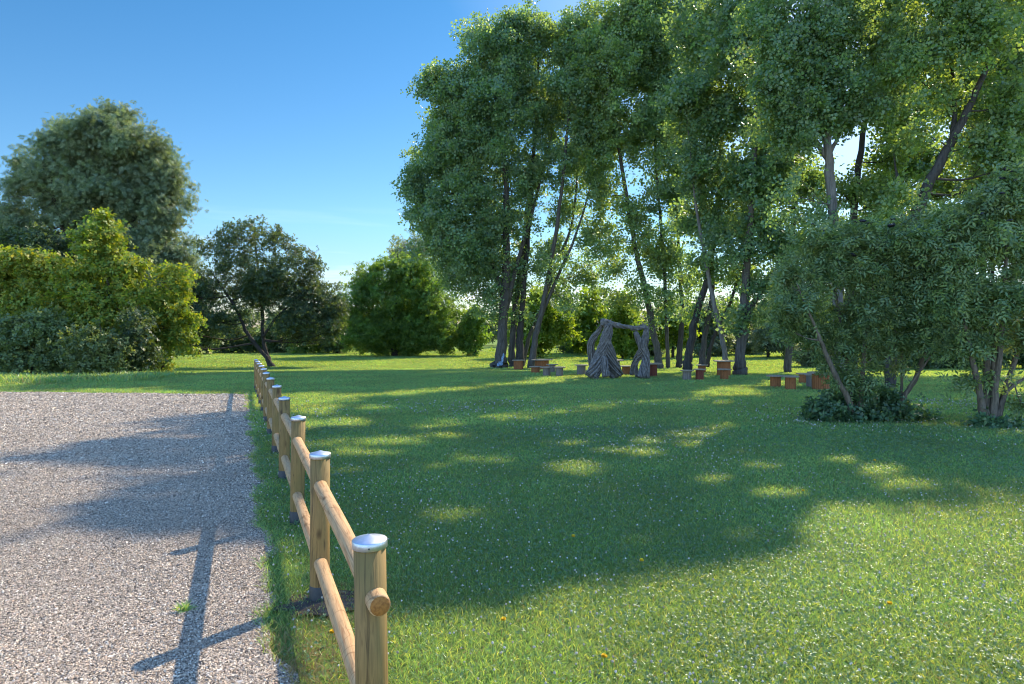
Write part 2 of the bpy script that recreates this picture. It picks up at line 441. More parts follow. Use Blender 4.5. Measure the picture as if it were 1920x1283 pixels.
# ------------------------------------------------------------------ leaves
def kite(o, ang, L, Wd, z=.06):
    c, s = math.cos(ang), math.sin(ang)
    pts = [(0, 0, 0), (.5 * Wd, .42 * L, z * L), (0, L, 0), (-.5 * Wd, .42 * L, z * L)]
    return [(o[0] + x * c + y * s, o[1] - x * s + y * c, o[2] + zz) for x, y, zz in pts]
def template(leaves):
    T = []; 
    for a in leaves: T += kite(*a)
    T = np.array(T, float); area = sum(.5 * a[2] * a[3] for a in leaves)
    return T, area
TPL = {
    'poplar': template([((0, 0, 0), 0, 1, .86), ((.25, -.5, .25), 1.3, .9, .8), ((-.3, -.35, -.2), -1.2, .95, .8)]),
    'willow': template([((0, .5, 0), 0, 1, .34), ((.02, .2, 0), .7, 1, .32), ((-.02, .3, .05), -.7, 1, .32), ((.02, -.2, 0), .8, .9, .32), ((-.02, -.1, -.05), -.9, .9, .32)]),
    'elder': template([((0, .6, 0), 0, 1, .36), ((.03, .25, 0), 1.0, .95, .34), ((-.03, .25, 0), -1.0, .95, .34), ((.03, -.25, 0), 1.15, .85, .32), ((-.03, -.25, 0), -1.15, .85, .32)]),
    'broad': template([((0, 0, 0), 0, 1, .7), ((.1, -.3, .1), 1.1, .85, .6), ((-.1, -.25, -.1), -1.0, .9, .6)]),
    'clover': template([((0, 0, 0), 0, 1, .95, .1), ((0, 0, 0), 2.09, 1, .95, .1), ((0, 0, 0), 4.19, 1, .95, .1)]),
    'blade': template([((0, 0, 0), 0, 1, .075, .0)]),
}
def norm(a): return a / (np.linalg.norm(a, axis=-1, keepdims=True) + 1e-9)

def leaf_arrays(pts, nrm, tip, size, tpl):
    T = TPL[tpl][0]; k = len(T); n = len(pts)
    nrm = norm(nrm); tip = norm(tip - nrm * (tip * nrm).sum(-1, keepdims=True)); b = np.cross(tip, nrm)
    V = pts[:, None] + size[:, None, None] * (T[None, :, 0:1] * b[:, None] + T[None, :, 1:2] * tip[:, None] + T[None, :, 2:3] * nrm[:, None])
    Fq = np.arange(n * k).reshape(-1, 4)
    return V.reshape(-1, 3), Fq

KIND = {   # template, spray length, clump radius, upward bias of the leaf faces, droop of tips
    'poplar': ('poplar', .185, .72, .25, .6), 'poplar_near': ('poplar', .145, .62, .25, .6),
    'willow': ('willow', .22, .85, .4, .3), 'broad': ('broad', .19, .55, .7, .3),
    'fine': ('broad', .15, .5, .5, .3), 'far': ('broad', .30, .8, .5, .4),
    'elder': ('elder', .118, .40, .8, .6), 'low': ('broad', .11, .2, .8, .2),
}
COVER, GROW, TRUNK = 1.85, 1.16, .74
def crown_points(blobs, kind, cover):
    """blobs: rows of centre xyz, radii xyz, density -> leaf positions gathered in clumps"""
    tpl, size, cr, upb, droop = KIND[kind]
    area = TPL[tpl][1] * size * size
    Pt = []; Out = []; clumps = []
    for (c, r, dens) in blobs:
        c = np.asarray(c, float); r = np.asarray(r, float)
        r = r * GROW
        n = int(COVER * cover * dens * math.pi * r[0] * r[2] / area) + 4
        nc = max(6, int(1.3 * (r[0] * r[1] * r[2]) / (cr ** 3) * (.4 + .6 * dens)) + 4)
        nc = min(nc, max(6, n // 14))
        u = norm(rng.standard_normal((nc, 3)))
        rad = rng.random((nc, 1)) ** .45
        cc = u * rad * r * (1 - .5 * cr / max(r.mean(), cr)) * (.82 + .42 * rng.random((nc, 1)) ** 1.5)
        cs = cr * (.55 + .8 * rng.random(nc))
        w = cs ** 2; idx = rng.choice(nc, n, p=w / w.sum())
        g = rng.standard_normal((n, 3)) * .47
        g[:, 2] *= .75
        p = cc[idx] + g * cs[idx][:, None]
        Pt.append(p + c); Out.append(norm(p / r) * .6)
        clumps.append(cc + c)
    return np.concatenate(Pt), np.concatenate(Out), clumps

SDV = np.array(sd)
SHAFTS = [(1290, 815, 70, 11), (1350, 800, 42, 10), (1200, 832, 42, 8), (1060, 882, 72, 15), (900, 868, 60, 8), (1570, 868, 42, 10), (1645, 888, 56, 14), (1695, 915, 60, 13),
          (1330, 905, 45, 9), (1120, 745, 50, 7), (1200, 738, 70, 6), (1330, 735, 90, 7), (1420, 741, 70, 7), (1000, 725, 60, 5), (900, 726, 50, 5), (1480, 758, 60, 7), (780, 752, 34, 6),
          (580, 765, 60, 20), (640, 795, 50, 12), (560, 800, 30, 15), (720, 832, 70, 7), (830, 820, 42, 6), (1700, 797, 60, 7), (960, 785, 60, 6), (1080, 770, 50, 6), (700, 765, 50, 6), (1130, 850, 50, 7),
          (1480, 820, 50, 8), (1420, 880, 46, 8), (800, 880, 44, 7), (640, 850, 40, 8), (330, 823, 70, 3), (290, 850, 60, 3), (260, 895, 100, 4), (300, 938, 70, 5), (440, 935, 28, 5)]
_r = random.Random(21)
for _k in range(26):
    _v = 700 + 380 * _r.random() ** 1.3; _s = (_v - 613) / 250
    SHAFTS.append((_r.uniform(520, 1900), _v, (14 + 26 * _r.random()) * (.6 + _s), (3 + 5 * _r.random()) * (.5 + _s)))
SHADE_POLY = [(490, 752), (400, 766), (300, 783), (150, 812), (0, 842), (-200, 880), (-200, 895), (0, 866), (90, 872), (190, 880), (100, 905), (90, 915), (200, 912), (120, 950), (60, 975), (160, 960), (100, 1010), (230, 985), (150, 1045), (300, 1015), (490, 1020)]
SUN_POLY = [(480, 1190), (740, 1165), (1000, 1130), (1250, 1092), (1420, 1060), (1490, 1030), (1450, 1002), (1500, 966), (1620, 955), (1750, 962), (1800, 1000), (1860, 1042), (2100, 1050), (2100, 1800), (480, 1800)]
def inside(poly, x, y):
    r = np.zeros(len(x), bool); n = len(poly)
    for i in range(n):
        (x0, y0), (x1, y1) = poly[i], poly[(i + 1) % n]
        c = ((y0 > y) != (y1 > y)) & (x < (x1 - x0) * (y - y0) / (y1 - y0 + 1e-9) + x0); r ^= c
    return r
def let_light_in(p):
    """leaves to drop so that the sun reaches the open patches of lawn and gravel"""
    g = p - SDV * ((p[:, 2] + .2) / SDV[2])[:, None]
    ok = g[:, 1] > 1.5; yy_ = np.maximum(g[:, 1], 1.5)
    u = CX + g[:, 0] / yy_ * F; v = HY + (CAMH - gz(yy_)) / yy_ * F
    u0, v0 = u, v
    u = u + 20 * rng.standard_normal(len(p)); v = v + 6 * rng.standard_normal(len(p)) * np.clip((v - 640) / 200, .15, 2.2)
    drop = np.zeros(len(p), bool)
    for a, b, rx, ry in SHAFTS:
        q_ = ((u0 - a) / rx) ** 2 + ((v0 - b) / ry) ** 2
        drop |= (q_ < 1.7) & (rng.random(len(p)) < 1.3 - .62 * q_)
    on_gravel = (u < 470) & (v > 728)
    in_view = HY - (p[:, 2] - CAMH) / np.maximum(p[:, 1], 1) * F > -10
    drop |= on_gravel & ~inside(SHADE_POLY, u, v) & (rng.random(len(p)) < np.where(in_view, .35, .96))
    drop |= inside(SUN_POLY, u, v)
    drop |= (u > 1640) & (v > 690) & (v < 736) & (rng.random(len(p)) < .8) & (p[:, 2] > 3)
    drop |= (u > 330) & (u < 900) & (v > 652) & (v < 689) & (np.abs(v - 670) > 4) & (rng.random(len(p)) < .8) & (p[:, 2] > 1.5)
    drop |= (u > 900) & (u < 1640) & (v > 652) & (v < 688) & (rng.random(len(p)) < .5) & (p[:, 2] > 3)
    return drop & ok & (~in_view | (rng.random(len(p)) < .28) | ((p[:, 1] < 30) & (rng.random(len(p)) < .6)))
def crown_mesh(name, blobs, kind, cover, lowcut=None, world=None):
    tpl, size, cr, upb, droop = KIND[kind]
    p, out, clumps = crown_points(blobs, kind, cover)
    if lowcut is not None:
        k = p[:, 2] > lowcut; p = p[k]; out = out[k]
    if world is not None:
        k = ~let_light_in(p + world); p = p[k]; out = out[k]
    n = len(p)
    nr = rng.standard_normal((n, 3)) + out + np.array([0, 0, upb])
    tip = rng.standard_normal((n, 3)) + np.array([0, 0, -droop]) + out * .6
    s = size * (.65 + .7 * rng.random(n))
    V, Fq = leaf_arrays(p, nr, tip, s, tpl)
    return fast_mesh(name, V, Fq), clumps

def tree(name, label, cat, kind, mat, trunks, blobs, bark='bark', cover=2.6, group=None, limbs=5, base=None, lowcut=None, twig=.02, sides=10, crown_name='crown'):
    """trunks: lists of (xyz, radius); blobs: (centre, radii, density), all in world space"""
    if base is None: base = trunks[0][0][0]
    base = np.array([base[0], base[1], float(gz(base[1]))])
    root = empty(name, base, label, cat, group)
    mb = MB(); nodes = []
    for tr in trunks:
        (pa, ra), (pz, rz) = tr[-2], tr[-1]
        dv = np.asarray(pz, float) - np.asarray(pa, float); dv /= np.linalg.norm(dv) + 1e-9
        tr = list(tr) + [(pz + dv * min(2.2, 14 * rz + .2), min(.008, rz * .3))]
        rows = [np.r_[p, r] for p, r in tr]
        sp = spline(rows, 6 * len(rows))
        for i in range(1, len(sp)):       # slight natural wander
            sp[i][:3] += np.array([random.gauss(0, 1), random.gauss(0, 1), 0]) * sp[i][3] * .12
        mb.tube([s_[:3] - base for s_ in sp], [max(s_[3], .006) for s_ in sp], sides, wob=.12)
        nodes += [(s_[:3], s_[3]) for s_ in sp[len(sp) // 3:]]
    me, clumps = crown_mesh(crown_name, [(b[0] - base, b[1], b[2]) for b in blobs], kind, cover, lowcut, base)
    for (b, cl) in zip(blobs, clumps):
        c = np.asarray(b[0], float)
        # a limb from the trunk up into this part of the crown
        best = min(nodes, key=lambda nd: np.linalg.norm(nd[0] - c) + 2.0 * max(0, nd[0][2] - c[2] + .3))
        s0, r0 = best
        r0 = min(r0 * .55, .012 * np.linalg.norm(c - s0) + twig)
        mid = (s0 + c) / 2 + np.array([random.gauss(0, .12), random.gauss(0, .12), -.10]) * np.linalg.norm(c - s0)
        path = spline([s0, mid, c], 8)
        mb.tube([p - base for p in path], list(np.linspace(r0, r0 * .4, 8)), 6, cap=False)
        for k in range(min(limbs, len(cl))):
            e = cl[random.randrange(len(cl))] + base
            a = path[random.randint(3, 7)]
            m_ = (a + e) / 2 + np.array([random.gauss(0, .1), random.gauss(0, .1), random.gauss(0, .08)]) * np.linalg.norm(e - a)
            mb.tube([p - base for p in spline([a, m_, e], 5)], list(np.linspace(r0 * .42, twig * .3, 5)), 4, cap=False)
    mb.build('trunk', M[bark], root)
    link(crown_name, me, M[mat], root)
    return root

def TR(pts, d, dd=0):
    """trunk from photo pixels (px, py, half width px) at depth d; dd leans it in depth"""
    n = len(pts)
    return [(P(a, b, d + dd * i / max(1, n - 1)), TRUNK * r / F * d) for i, (a, b, r) in enumerate(pts)]
def BL(lst, d, thick=1.0):
    out = []
    for row in lst:
        px, py, rx, ry = row[:4]; dens = row[4] if len(row) > 4 else 1.0; off = row[5] if len(row) > 5 else 0.0
        off += random.uniform(-1, 1) * .35 * rx / F * d
        dd = d + off
        out.append((P(px, py, dd), np.array([rx / F * d, (rx + ry) / 2 / F * d * thick, ry / F * d]), dens))
    return out

# --- poplar group by the sculpture, left clump
d = 47.0
tree('poplar_tree', 'stout grey poplar with a white and blue paint mark on its flared base', 'tree', 'poplar', 'poplar',
     [TR([(936, 694, 26), (939, 670, 15), (944, 600, 12), (950, 480, 10), (948, 330, 7), (930, 180, 4), (915, 90, 2)], d), TR([(945, 600, 7), (968, 500, 5.5), (1000, 390, 4), (1030, 270, 2)], d, .6), TR([(943, 560, 6), (910, 440, 4.5), (880, 320, 3), (860, 220, 1.5)], d, -.6)],
     BL([(850, 190, 62, 70), (915, 95, 70, 70), (818, 300, 52, 70), (800, 395, 52, 52), (885, 300, 85, 95), (868, 430, 88, 75), (880, 505, 58, 46, .8), (940, 400, 60, 90, .5), (925, 210, 70, 80), (915, 575, 34, 34, .4), (815, 165, 34, 40), (790, 345, 38, 50), (842, 470, 52, 48), (880, 470, 60, 50), (925, 520, 44, 44, .45), (960, 45, 44, 34), (870, 250, 60, 60)], d),
     group='poplars in the left clump')
tree('poplar_tree', 'slim poplar stem close behind the paint-marked trunk', 'tree', 'poplar', 'poplar',
     [TR([(962, 692, 11), (960, 650, 8), (968, 560, 7), (985, 430, 6), (1000, 300, 5), (1008, 160, 3), (1010, 60, 1.5)], d + 1.5)],
     BL([(975, 600, 26, 30, .35), (960, 520, 40, 40, .5), (1010, 75, 70, 58), (1000, 180, 70, 80), (990, 300, 55, 70, .45), (960, 160, 45, 60), (1030, 240, 40, 50, .7)], d + 1.5), group='poplars in the left clump')
tree('poplar_tree', 'dark straight poplar stem behind the small orange table', 'tree', 'poplar', 'poplar',
     [TR([(975, 692, 13), (975, 640, 9), (980, 560, 7), (992, 430, 5), (1000, 340, 3)], d + 1)],
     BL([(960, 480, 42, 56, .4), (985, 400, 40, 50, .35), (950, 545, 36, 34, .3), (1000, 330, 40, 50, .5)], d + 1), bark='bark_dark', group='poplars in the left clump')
tree('poplar_tree', 'thin poplar leaning right from behind the dark straight stem', 'tree', 'poplar', 'poplar',
     [TR([(980, 690, 6), (990, 640, 5), (1010, 590, 5), (1042, 500, 4), (1072, 420, 3), (1085, 300, 2)], d + 2.5)],
     BL([(1045, 540, 36, 36, .4), (1100, 510, 40, 36, .45), (1015, 480, 34, 44, .4), (1062, 390, 42, 52, .5), (1085, 290, 42, 62, .8), (1040, 470, 34, 34, .35), (1095, 210, 40, 50)], d + 2.5), group='poplars in the left clump')
tree('poplar_tree', 'pale poplar leaning right beside the drum table', 'tree', 'poplar', 'poplar',
     [TR([(996, 694, 10), (1003, 640, 7.5), (1018, 570, 6), (1040, 450, 5), (1056, 330, 4), (1068, 190, 3), (1078, 70, 1.5)], d - .5), TR([(1012, 600, 5), (1045, 520, 4), (1080, 440, 3), (1110, 340, 1.5)], d - .5, .8)],
     BL([(1030, 500, 34, 40, .35), (1060, 560, 26, 26, .3), (1110, 250, 36, 50), (1080, 80, 55, 62), (1068, 180, 52, 66), (1052, 300, 48, 56, .4), (1105, 440, 36, 52, .4), (1120, 330, 34, 40, .5)], d - .5), bark='bark', group='poplars in the left clump')

# --- centre clump
d = 37.0
tree('poplar_tree', 'grey poplar leaning left just right of the woven arch', 'tree', 'poplar', 'poplar_warm',
     [TR([(1237, 696, 13), (1232, 660, 9), (1217, 580, 8), (1192, 470, 6), (1172, 350, 5), (1152, 220, 3.5), (1140, 80, 2)], d + 9)],
     BL([(1200, 560, 36, 40, .4), (1160, 560, 30, 30, .35), (1210, 480, 40, 44, .45), (1135, 440, 40, 44, .5), (1128, 150, 68, 85), (1118, 60, 60, 52), (1150, 250, 64, 75), (1122, 360, 42, 52, .5), (1182, 420, 44, 56, .5), (1150, 500, 42, 36, .35), (1200, 60, 60, 70), (1165, 10, 60, 44)], d + 9), group='poplars in the centre clump')
tree('poplar_tree', 'thin upright poplar behind the stem that leans left', 'tree', 'poplar', 'poplar',
     [TR([(1253, 694, 6), (1251, 640, 5), (1247, 540, 4.5), (1240, 430, 4), (1228, 280, 3), (1220, 100, 2)], d + 9.5)],
     BL([(1255, 480, 36, 60, .5), (1230, 600, 24, 30, .3), (1215, 120, 70, 80), (1232, 230, 66, 82), (1238, 360, 46, 56, .5), (1235, 20, 70, 50), (1250, 560, 30, 34, .35)], d + 9.5), group='poplars in the centre clump')
tree('poplar_tree', 'slender dark poplar left of the stem that leans right', 'tree', 'poplar', 'poplar',
     [TR([(1273, 692, 9), (1276, 640, 7), (1279, 570, 5.5), (1272, 460, 4), (1268, 300, 3), (1270, 120, 2)], d + 10)],
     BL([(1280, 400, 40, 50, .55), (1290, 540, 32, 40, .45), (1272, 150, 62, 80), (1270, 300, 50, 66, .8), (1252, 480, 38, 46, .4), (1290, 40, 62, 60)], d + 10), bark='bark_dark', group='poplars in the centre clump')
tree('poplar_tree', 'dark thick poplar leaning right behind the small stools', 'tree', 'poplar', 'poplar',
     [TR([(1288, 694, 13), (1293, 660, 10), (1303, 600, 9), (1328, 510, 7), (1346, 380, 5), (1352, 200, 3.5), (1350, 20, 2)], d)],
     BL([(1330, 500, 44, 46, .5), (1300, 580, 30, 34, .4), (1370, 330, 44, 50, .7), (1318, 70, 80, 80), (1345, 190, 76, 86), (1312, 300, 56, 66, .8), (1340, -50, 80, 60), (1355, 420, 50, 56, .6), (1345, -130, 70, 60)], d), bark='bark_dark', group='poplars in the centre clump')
tree('poplar_tree', 'poplar rising from behind the pair of stools and curving left', 'tree', 'poplar', 'poplar',
     [TR([(1316, 690, 10), (1320, 640, 7), (1333, 570, 6), (1335, 500, 5), (1318, 400, 4), (1300, 250, 3)], d + .8)],
     BL([(1300, 240, 50, 62), (1318, 400, 46, 56, .5), (1290, 420, 36, 40, .4)], d + .8), group='poplars in the centre clump')
tree('poplar_tree', 'thin dark poplar slanting right between two grey stems', 'tree', 'poplar', 'poplar',
     [TR([(1326, 688, 6), (1331, 655, 5), (1345, 615, 4.5), (1372, 560, 4), (1392, 470, 3), (1400, 350, 2)], d + 2)],
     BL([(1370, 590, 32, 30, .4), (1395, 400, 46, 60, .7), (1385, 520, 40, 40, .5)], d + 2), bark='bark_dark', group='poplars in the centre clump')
tree('poplar_tree', 'pale bare poplar stem leaning left in front of the tall table', 'tree', 'poplar', 'poplar',
     [TR([(1364, 698, 9), (1358, 660, 6.5), (1349, 610, 6), (1336, 560, 5.5), (1320, 470, 4.5), (1304, 380, 3.2), (1290, 240, 1.2)], d - 1.5)],
     BL([(1290, 190, 44, 62), (1306, 330, 40, 52, .5), (1330, 470, 30, 36, .35)], d - 1.5), bark='bark_pale', group='poplars in the centre clump')
tree('poplar_tree', 'thickest furrowed poplar of the centre clump, right of the tall table', 'tree', 'poplar', 'poplar',
     [TR([(1388, 702, 20), (1388, 670, 13), (1394, 600, 12), (1400, 500, 9), (1410, 380, 7), (1420, 200, 5), (1425, 20, 3.5), (1418, -200, 1.5)], d - 3),
      TR([(1398, 610, 7), (1412, 570, 6), (1440, 530, 4), (1470, 470, 2.5)], d - 3)],
     BL([(1390, 600, 34, 36, .45), (1440, 580, 40, 36, .5), (1375, 480, 40, 44, .5), (1405, 80, 80, 90), (1435, 210, 74, 95), (1402, 330, 62, 80), (1432, 440, 62, 66, .8), (1418, 540, 44, 46, .6), (1470, 470, 36, 40, .7), (1420, -50, 90, 70), (1455, 330, 44, 60), (1415, -160, 84, 70), (1410, -260, 64, 60)], d - 3, .9), group='poplars in the centre clump')

# --- tall trees on the right
tree('tall_tree', 'tall pale-trunked tree forking high above the left elder', 'tree', 'poplar_near', 'poplar',
     [TR([(1582, 735, 17), (1577, 690, 14), (1571, 560, 13), (1565, 430, 12), (1553, 300, 11), (1548, 190, 7), (1552, 60, 5), (1555, -120, 3.5), (1545, -280, 1.5)], 27),
      TR([(1553, 300, 7), (1530, 265, 6), (1495, 205, 4.5), (1465, 110, 2), (1450, 40, .8)], 27, .8), TR([(1553, 295, 6), (1580, 240, 4), (1615, 170, 3)], 27, 1)],
     BL([(1520, -265, 70, 60), (1480, -290, 56, 44), (1645, -320, 56, 50), (1600, -325, 56, 46), (1470, 70, 90, 90), (1550, 90, 82, 100), (1500, 240, 76, 76), (1605, 190, 66, 80, .8), (1500, 370, 50, 50, .5), (1620, 60, 70, 90), (1500, -90, 110, 100), (1590, -110, 110, 110), (1490, -220, 90, 80), (1590, -235, 96, 84), (1540, -290, 80, 60), (1670, -190, 70, 80), (1540, 170, 60, 60, .7), (1440, 190, 50, 60), (1560, 420, 46, 44, .5)], 27), bark='bark_pale', group='tall trees on the right')
tree('tall_tree', 'darker tree standing behind the pale-trunked fork', 'tree', 'poplar', 'poplar_warm',
     [TR([(1598, 712, 13), (1596, 600, 10), (1600, 440, 9), (1606, 340, 8), (1616, 270, 7), (1636, 120, 4), (1645, 0, 2)], 33)],
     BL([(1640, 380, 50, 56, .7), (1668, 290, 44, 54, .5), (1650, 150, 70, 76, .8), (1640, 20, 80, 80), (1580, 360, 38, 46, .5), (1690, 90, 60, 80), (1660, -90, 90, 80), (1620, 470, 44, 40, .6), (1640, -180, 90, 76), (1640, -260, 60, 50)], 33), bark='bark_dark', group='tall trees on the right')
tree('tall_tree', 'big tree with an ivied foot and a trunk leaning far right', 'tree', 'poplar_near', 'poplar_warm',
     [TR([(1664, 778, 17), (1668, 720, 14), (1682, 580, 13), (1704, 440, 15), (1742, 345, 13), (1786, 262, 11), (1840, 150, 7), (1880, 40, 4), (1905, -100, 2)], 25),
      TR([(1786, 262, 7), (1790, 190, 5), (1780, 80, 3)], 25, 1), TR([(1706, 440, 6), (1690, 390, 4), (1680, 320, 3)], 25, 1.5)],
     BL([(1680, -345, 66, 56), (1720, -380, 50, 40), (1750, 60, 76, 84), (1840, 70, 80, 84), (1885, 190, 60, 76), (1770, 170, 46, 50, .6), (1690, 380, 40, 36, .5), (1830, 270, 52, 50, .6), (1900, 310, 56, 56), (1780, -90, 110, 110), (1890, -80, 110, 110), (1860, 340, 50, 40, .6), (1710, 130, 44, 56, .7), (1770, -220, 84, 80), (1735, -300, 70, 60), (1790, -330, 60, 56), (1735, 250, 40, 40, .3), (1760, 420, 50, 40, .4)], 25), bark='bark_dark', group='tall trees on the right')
tree('tall_tree', 'dense green tree at the right edge, its trunk out of view behind the elder', 'tree', 'poplar_near', 'poplar',
     [TR([(2060, 740, 17), (2058, 560, 14), (2050, 380, 11), (2035, 180, 7), (2020, 0, 4)], 28)],
     BL([(1940, 250, 90, 90), (1900, 120, 60, 80), (2020, 100, 100, 100), (2060, 300, 100, 110), (1970, -20, 90, 90), (1950, 380, 60, 60), (2040, -120, 100, 90)], 28), group='tall trees on the right')

tree('tall_tree', 'leafy tree filling the gap between the centre clump and the pale-trunked fork', 'tree', 'poplar', 'poplar',
     [TR([(1478, 705, 10), (1482, 600, 8), (1484, 480, 7), (1490, 340, 5), (1492, 180, 3)], 37)],
     BL([(1470, 590, 40, 34, .6), (1520, 560, 44, 40, .6), (1480, 330, 50, 60, .7), (1500, 440, 46, 50, .6), (1465, 250, 50, 60, .8), (1520, 330, 44, 60, .6), (1490, 160, 60, 80), (1470, 520, 40, 44, .7), (1540, 480, 44, 40, .6)], 37), group='tall trees on the right')
tree('tall_tree', 'leafy tree behind the trunk that leans far right', 'tree', 'poplar', 'poplar_warm',
     [TR([(1850, 700, 10), (1846, 560, 8), (1836, 420, 7), (1830, 280, 5), (1826, 100, 3)], 38)],
     BL([(1830, 260, 60, 64, .9), (1880, 330, 64, 64), (1780, 360, 54, 54, .75), (1850, 420, 76, 54), (1800, 180, 56, 64, .9), (1730, 420, 64, 50, .8), (1690, 240, 64, 64, .9), (1660, 180, 60, 60, .9), (1720, 320, 60, 56, .9), (1820, 80, 80, 80), (1750, 300, 40, 44, .5), (1660, 340, 56, 60, .6), (1760, 150, 50, 60, .7), (1640, 430, 60, 50, .7)], 38), group='tall trees on the right')

# --- left edge of the lawn
dw = 52.0
tree('willow_tree', 'broad silvery willow rising behind the left shrubs', 'tree', 'willow', 'willow',
     [TR([(190, 680, 22), (190, 600, 18), (185, 480, 14), (180, 380, 9), (190, 280, 5)], dw), TR([(188, 520, 10), (240, 440, 8), (270, 330, 4)], dw, 1), TR([(186, 520, 9), (120, 430, 7), (90, 320, 4)], dw, -1)],
     BL([(190, 262, 66, 52), (125, 300, 56, 56), (255, 300, 62, 62), (80, 350, 44, 50, .8), (300, 380, 56, 66), (200, 370, 80, 70), (140, 400, 60, 56), (310, 470, 54, 60), (240, 460, 80, 60), (30, 350, 26, 70, .4), (25, 410, 44, 46, .8), (60, 450, 50, 44), (10, 460, 44, 40), (330, 520, 40, 50), (290, 290, 40, 40), (140, 250, 40, 34), (260, 540, 80, 60), (100, 500, 70, 60), (215, 228, 40, 26), (40, 300, 18, 40, .35), (315, 340, 30, 40)], dw),
     bark='bark_dark', cover=3.6)
dh = 35.5
def shrub(name, label, kind, mat, px, pw, py0, py1, d, blobs, cat='shrub', group=None, cover=2.8, bark='bark_dark', r=5):
    t = TR([(px, py1, r), (px + 4, (py0 + py1) / 2, r * .7), (px, py0 + (py1 - py0) * .2, r * .3)], d)
    t[0] = (np.array([t[0][0][0], t[0][0][1], float(gz(d)) - .05]), t[0][1])
    return tree(name, label, cat, kind, mat, [t], BL(blobs, d), bark=bark, cover=cover, group=group, lowcut=.02)
G = 'shrubs bordering the gravel'
shrub('maple_shrub', 'yellow-green shrub at the left edge above the low hedge bushes', 'broad', 'maple', 40, 100, 470, 700, dh + 1.5,
      [(110, 520, 44, 36), (60, 490, 60, 24), (-10, 490, 50, 34), (100, 560, 50, 46), (20, 510, 60, 42), (70, 520, 56, 46), (30, 580, 70, 46), (90, 590, 50, 56), (-40, 540, 60, 60)], group=G)
shrub('maple_shrub', 'tallest yellow-green shrub rising to a leafy peak in front of the willow', 'broad', 'maple', 200, 100, 400, 700, dh + 1,
      [(236, 500, 30, 36), (262, 560, 30, 44), (230, 650, 60, 36), (120, 560, 40, 40), (190, 418, 17, 34, .8), (172, 470, 42, 46), (215, 480, 34, 44), (150, 530, 46, 50), (230, 540, 48, 54), (190, 590, 70, 52), (262, 600, 36, 50), (140, 600, 40, 44), (205, 440, 24, 30)], group=G)
shrub('maple_shrub', 'narrow sunlit shrub at the right end of the border', 'broad', 'maple', 305, 60, 480, 690, dh + 2,
      [(300, 675, 26, 22), (276, 640, 22, 34), (330, 520, 32, 38, .8), (300, 580, 36, 48), (335, 590, 32, 46), (312, 640, 34, 36), (290, 660, 20, 26), (352, 640, 22, 30, .7)], group=G)
shrub('hedge_bush', 'grey-green rounded bush below the left-edge yellow shrub', 'fine', 'hedge', 60, 100, 600, 705, dh - 1.5,
      [(20, 640, 56, 44), (75, 630, 52, 50), (110, 665, 36, 36), (40, 680, 60, 26), (-30, 640, 50, 56)], group=G)
shrub('hedge_bush', 'grey-green bush standing lowest in the middle of the border', 'fine', 'hedge', 190, 80, 610, 705, dh - 1.8,
      [(165, 645, 38, 38), (205, 655, 36, 38), (185, 680, 50, 22), (150, 675, 26, 26)], group=G)
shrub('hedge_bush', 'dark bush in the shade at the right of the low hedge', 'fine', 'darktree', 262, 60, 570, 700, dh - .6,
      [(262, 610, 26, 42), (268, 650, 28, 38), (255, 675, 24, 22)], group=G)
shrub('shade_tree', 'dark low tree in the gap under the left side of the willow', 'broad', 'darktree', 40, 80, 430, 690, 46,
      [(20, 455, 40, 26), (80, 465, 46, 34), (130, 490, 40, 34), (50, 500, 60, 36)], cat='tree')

# --- dark two-stemmed tree behind the fence end
dd_ = depth(688)
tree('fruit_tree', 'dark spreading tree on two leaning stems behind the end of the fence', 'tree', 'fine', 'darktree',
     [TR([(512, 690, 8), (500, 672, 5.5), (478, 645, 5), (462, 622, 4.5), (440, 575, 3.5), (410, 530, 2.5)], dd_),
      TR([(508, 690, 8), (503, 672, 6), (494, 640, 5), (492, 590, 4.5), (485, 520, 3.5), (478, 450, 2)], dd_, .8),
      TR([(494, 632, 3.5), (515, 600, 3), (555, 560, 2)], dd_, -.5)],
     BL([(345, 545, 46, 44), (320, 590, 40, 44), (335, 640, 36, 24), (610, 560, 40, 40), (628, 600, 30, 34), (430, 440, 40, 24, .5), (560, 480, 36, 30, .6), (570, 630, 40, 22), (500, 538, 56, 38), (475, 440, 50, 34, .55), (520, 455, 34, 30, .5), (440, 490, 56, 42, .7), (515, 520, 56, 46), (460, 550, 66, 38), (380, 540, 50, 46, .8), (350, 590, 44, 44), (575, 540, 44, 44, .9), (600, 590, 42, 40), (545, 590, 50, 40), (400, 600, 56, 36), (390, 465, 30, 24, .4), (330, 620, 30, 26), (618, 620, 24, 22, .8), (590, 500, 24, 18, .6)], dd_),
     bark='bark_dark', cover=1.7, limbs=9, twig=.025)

# --- round tree left of the poplars
dr = depth(668)
tree('round_tree', 'round bright green tree with foliage down to the grass, left of the poplars', 'tree', 'broad', 'round',
     [TR([(740, 668, 9), (738, 630, 7), (742, 560, 5), (745, 500, 3)], dr)],
     BL([(740, 515, 52, 36), (690, 530, 42, 38), (790, 530, 52, 46), (670, 580, 36, 46), (745, 580, 70, 56), (815, 590, 46, 56), (700, 625, 56, 34), (780, 630, 66, 32), (830, 635, 32, 30), (660, 625, 26, 30), (740, 650, 80, 16), (765, 500, 34, 24)], dr),
     bark='bark_dark', cover=2.8, lowcut=.02)

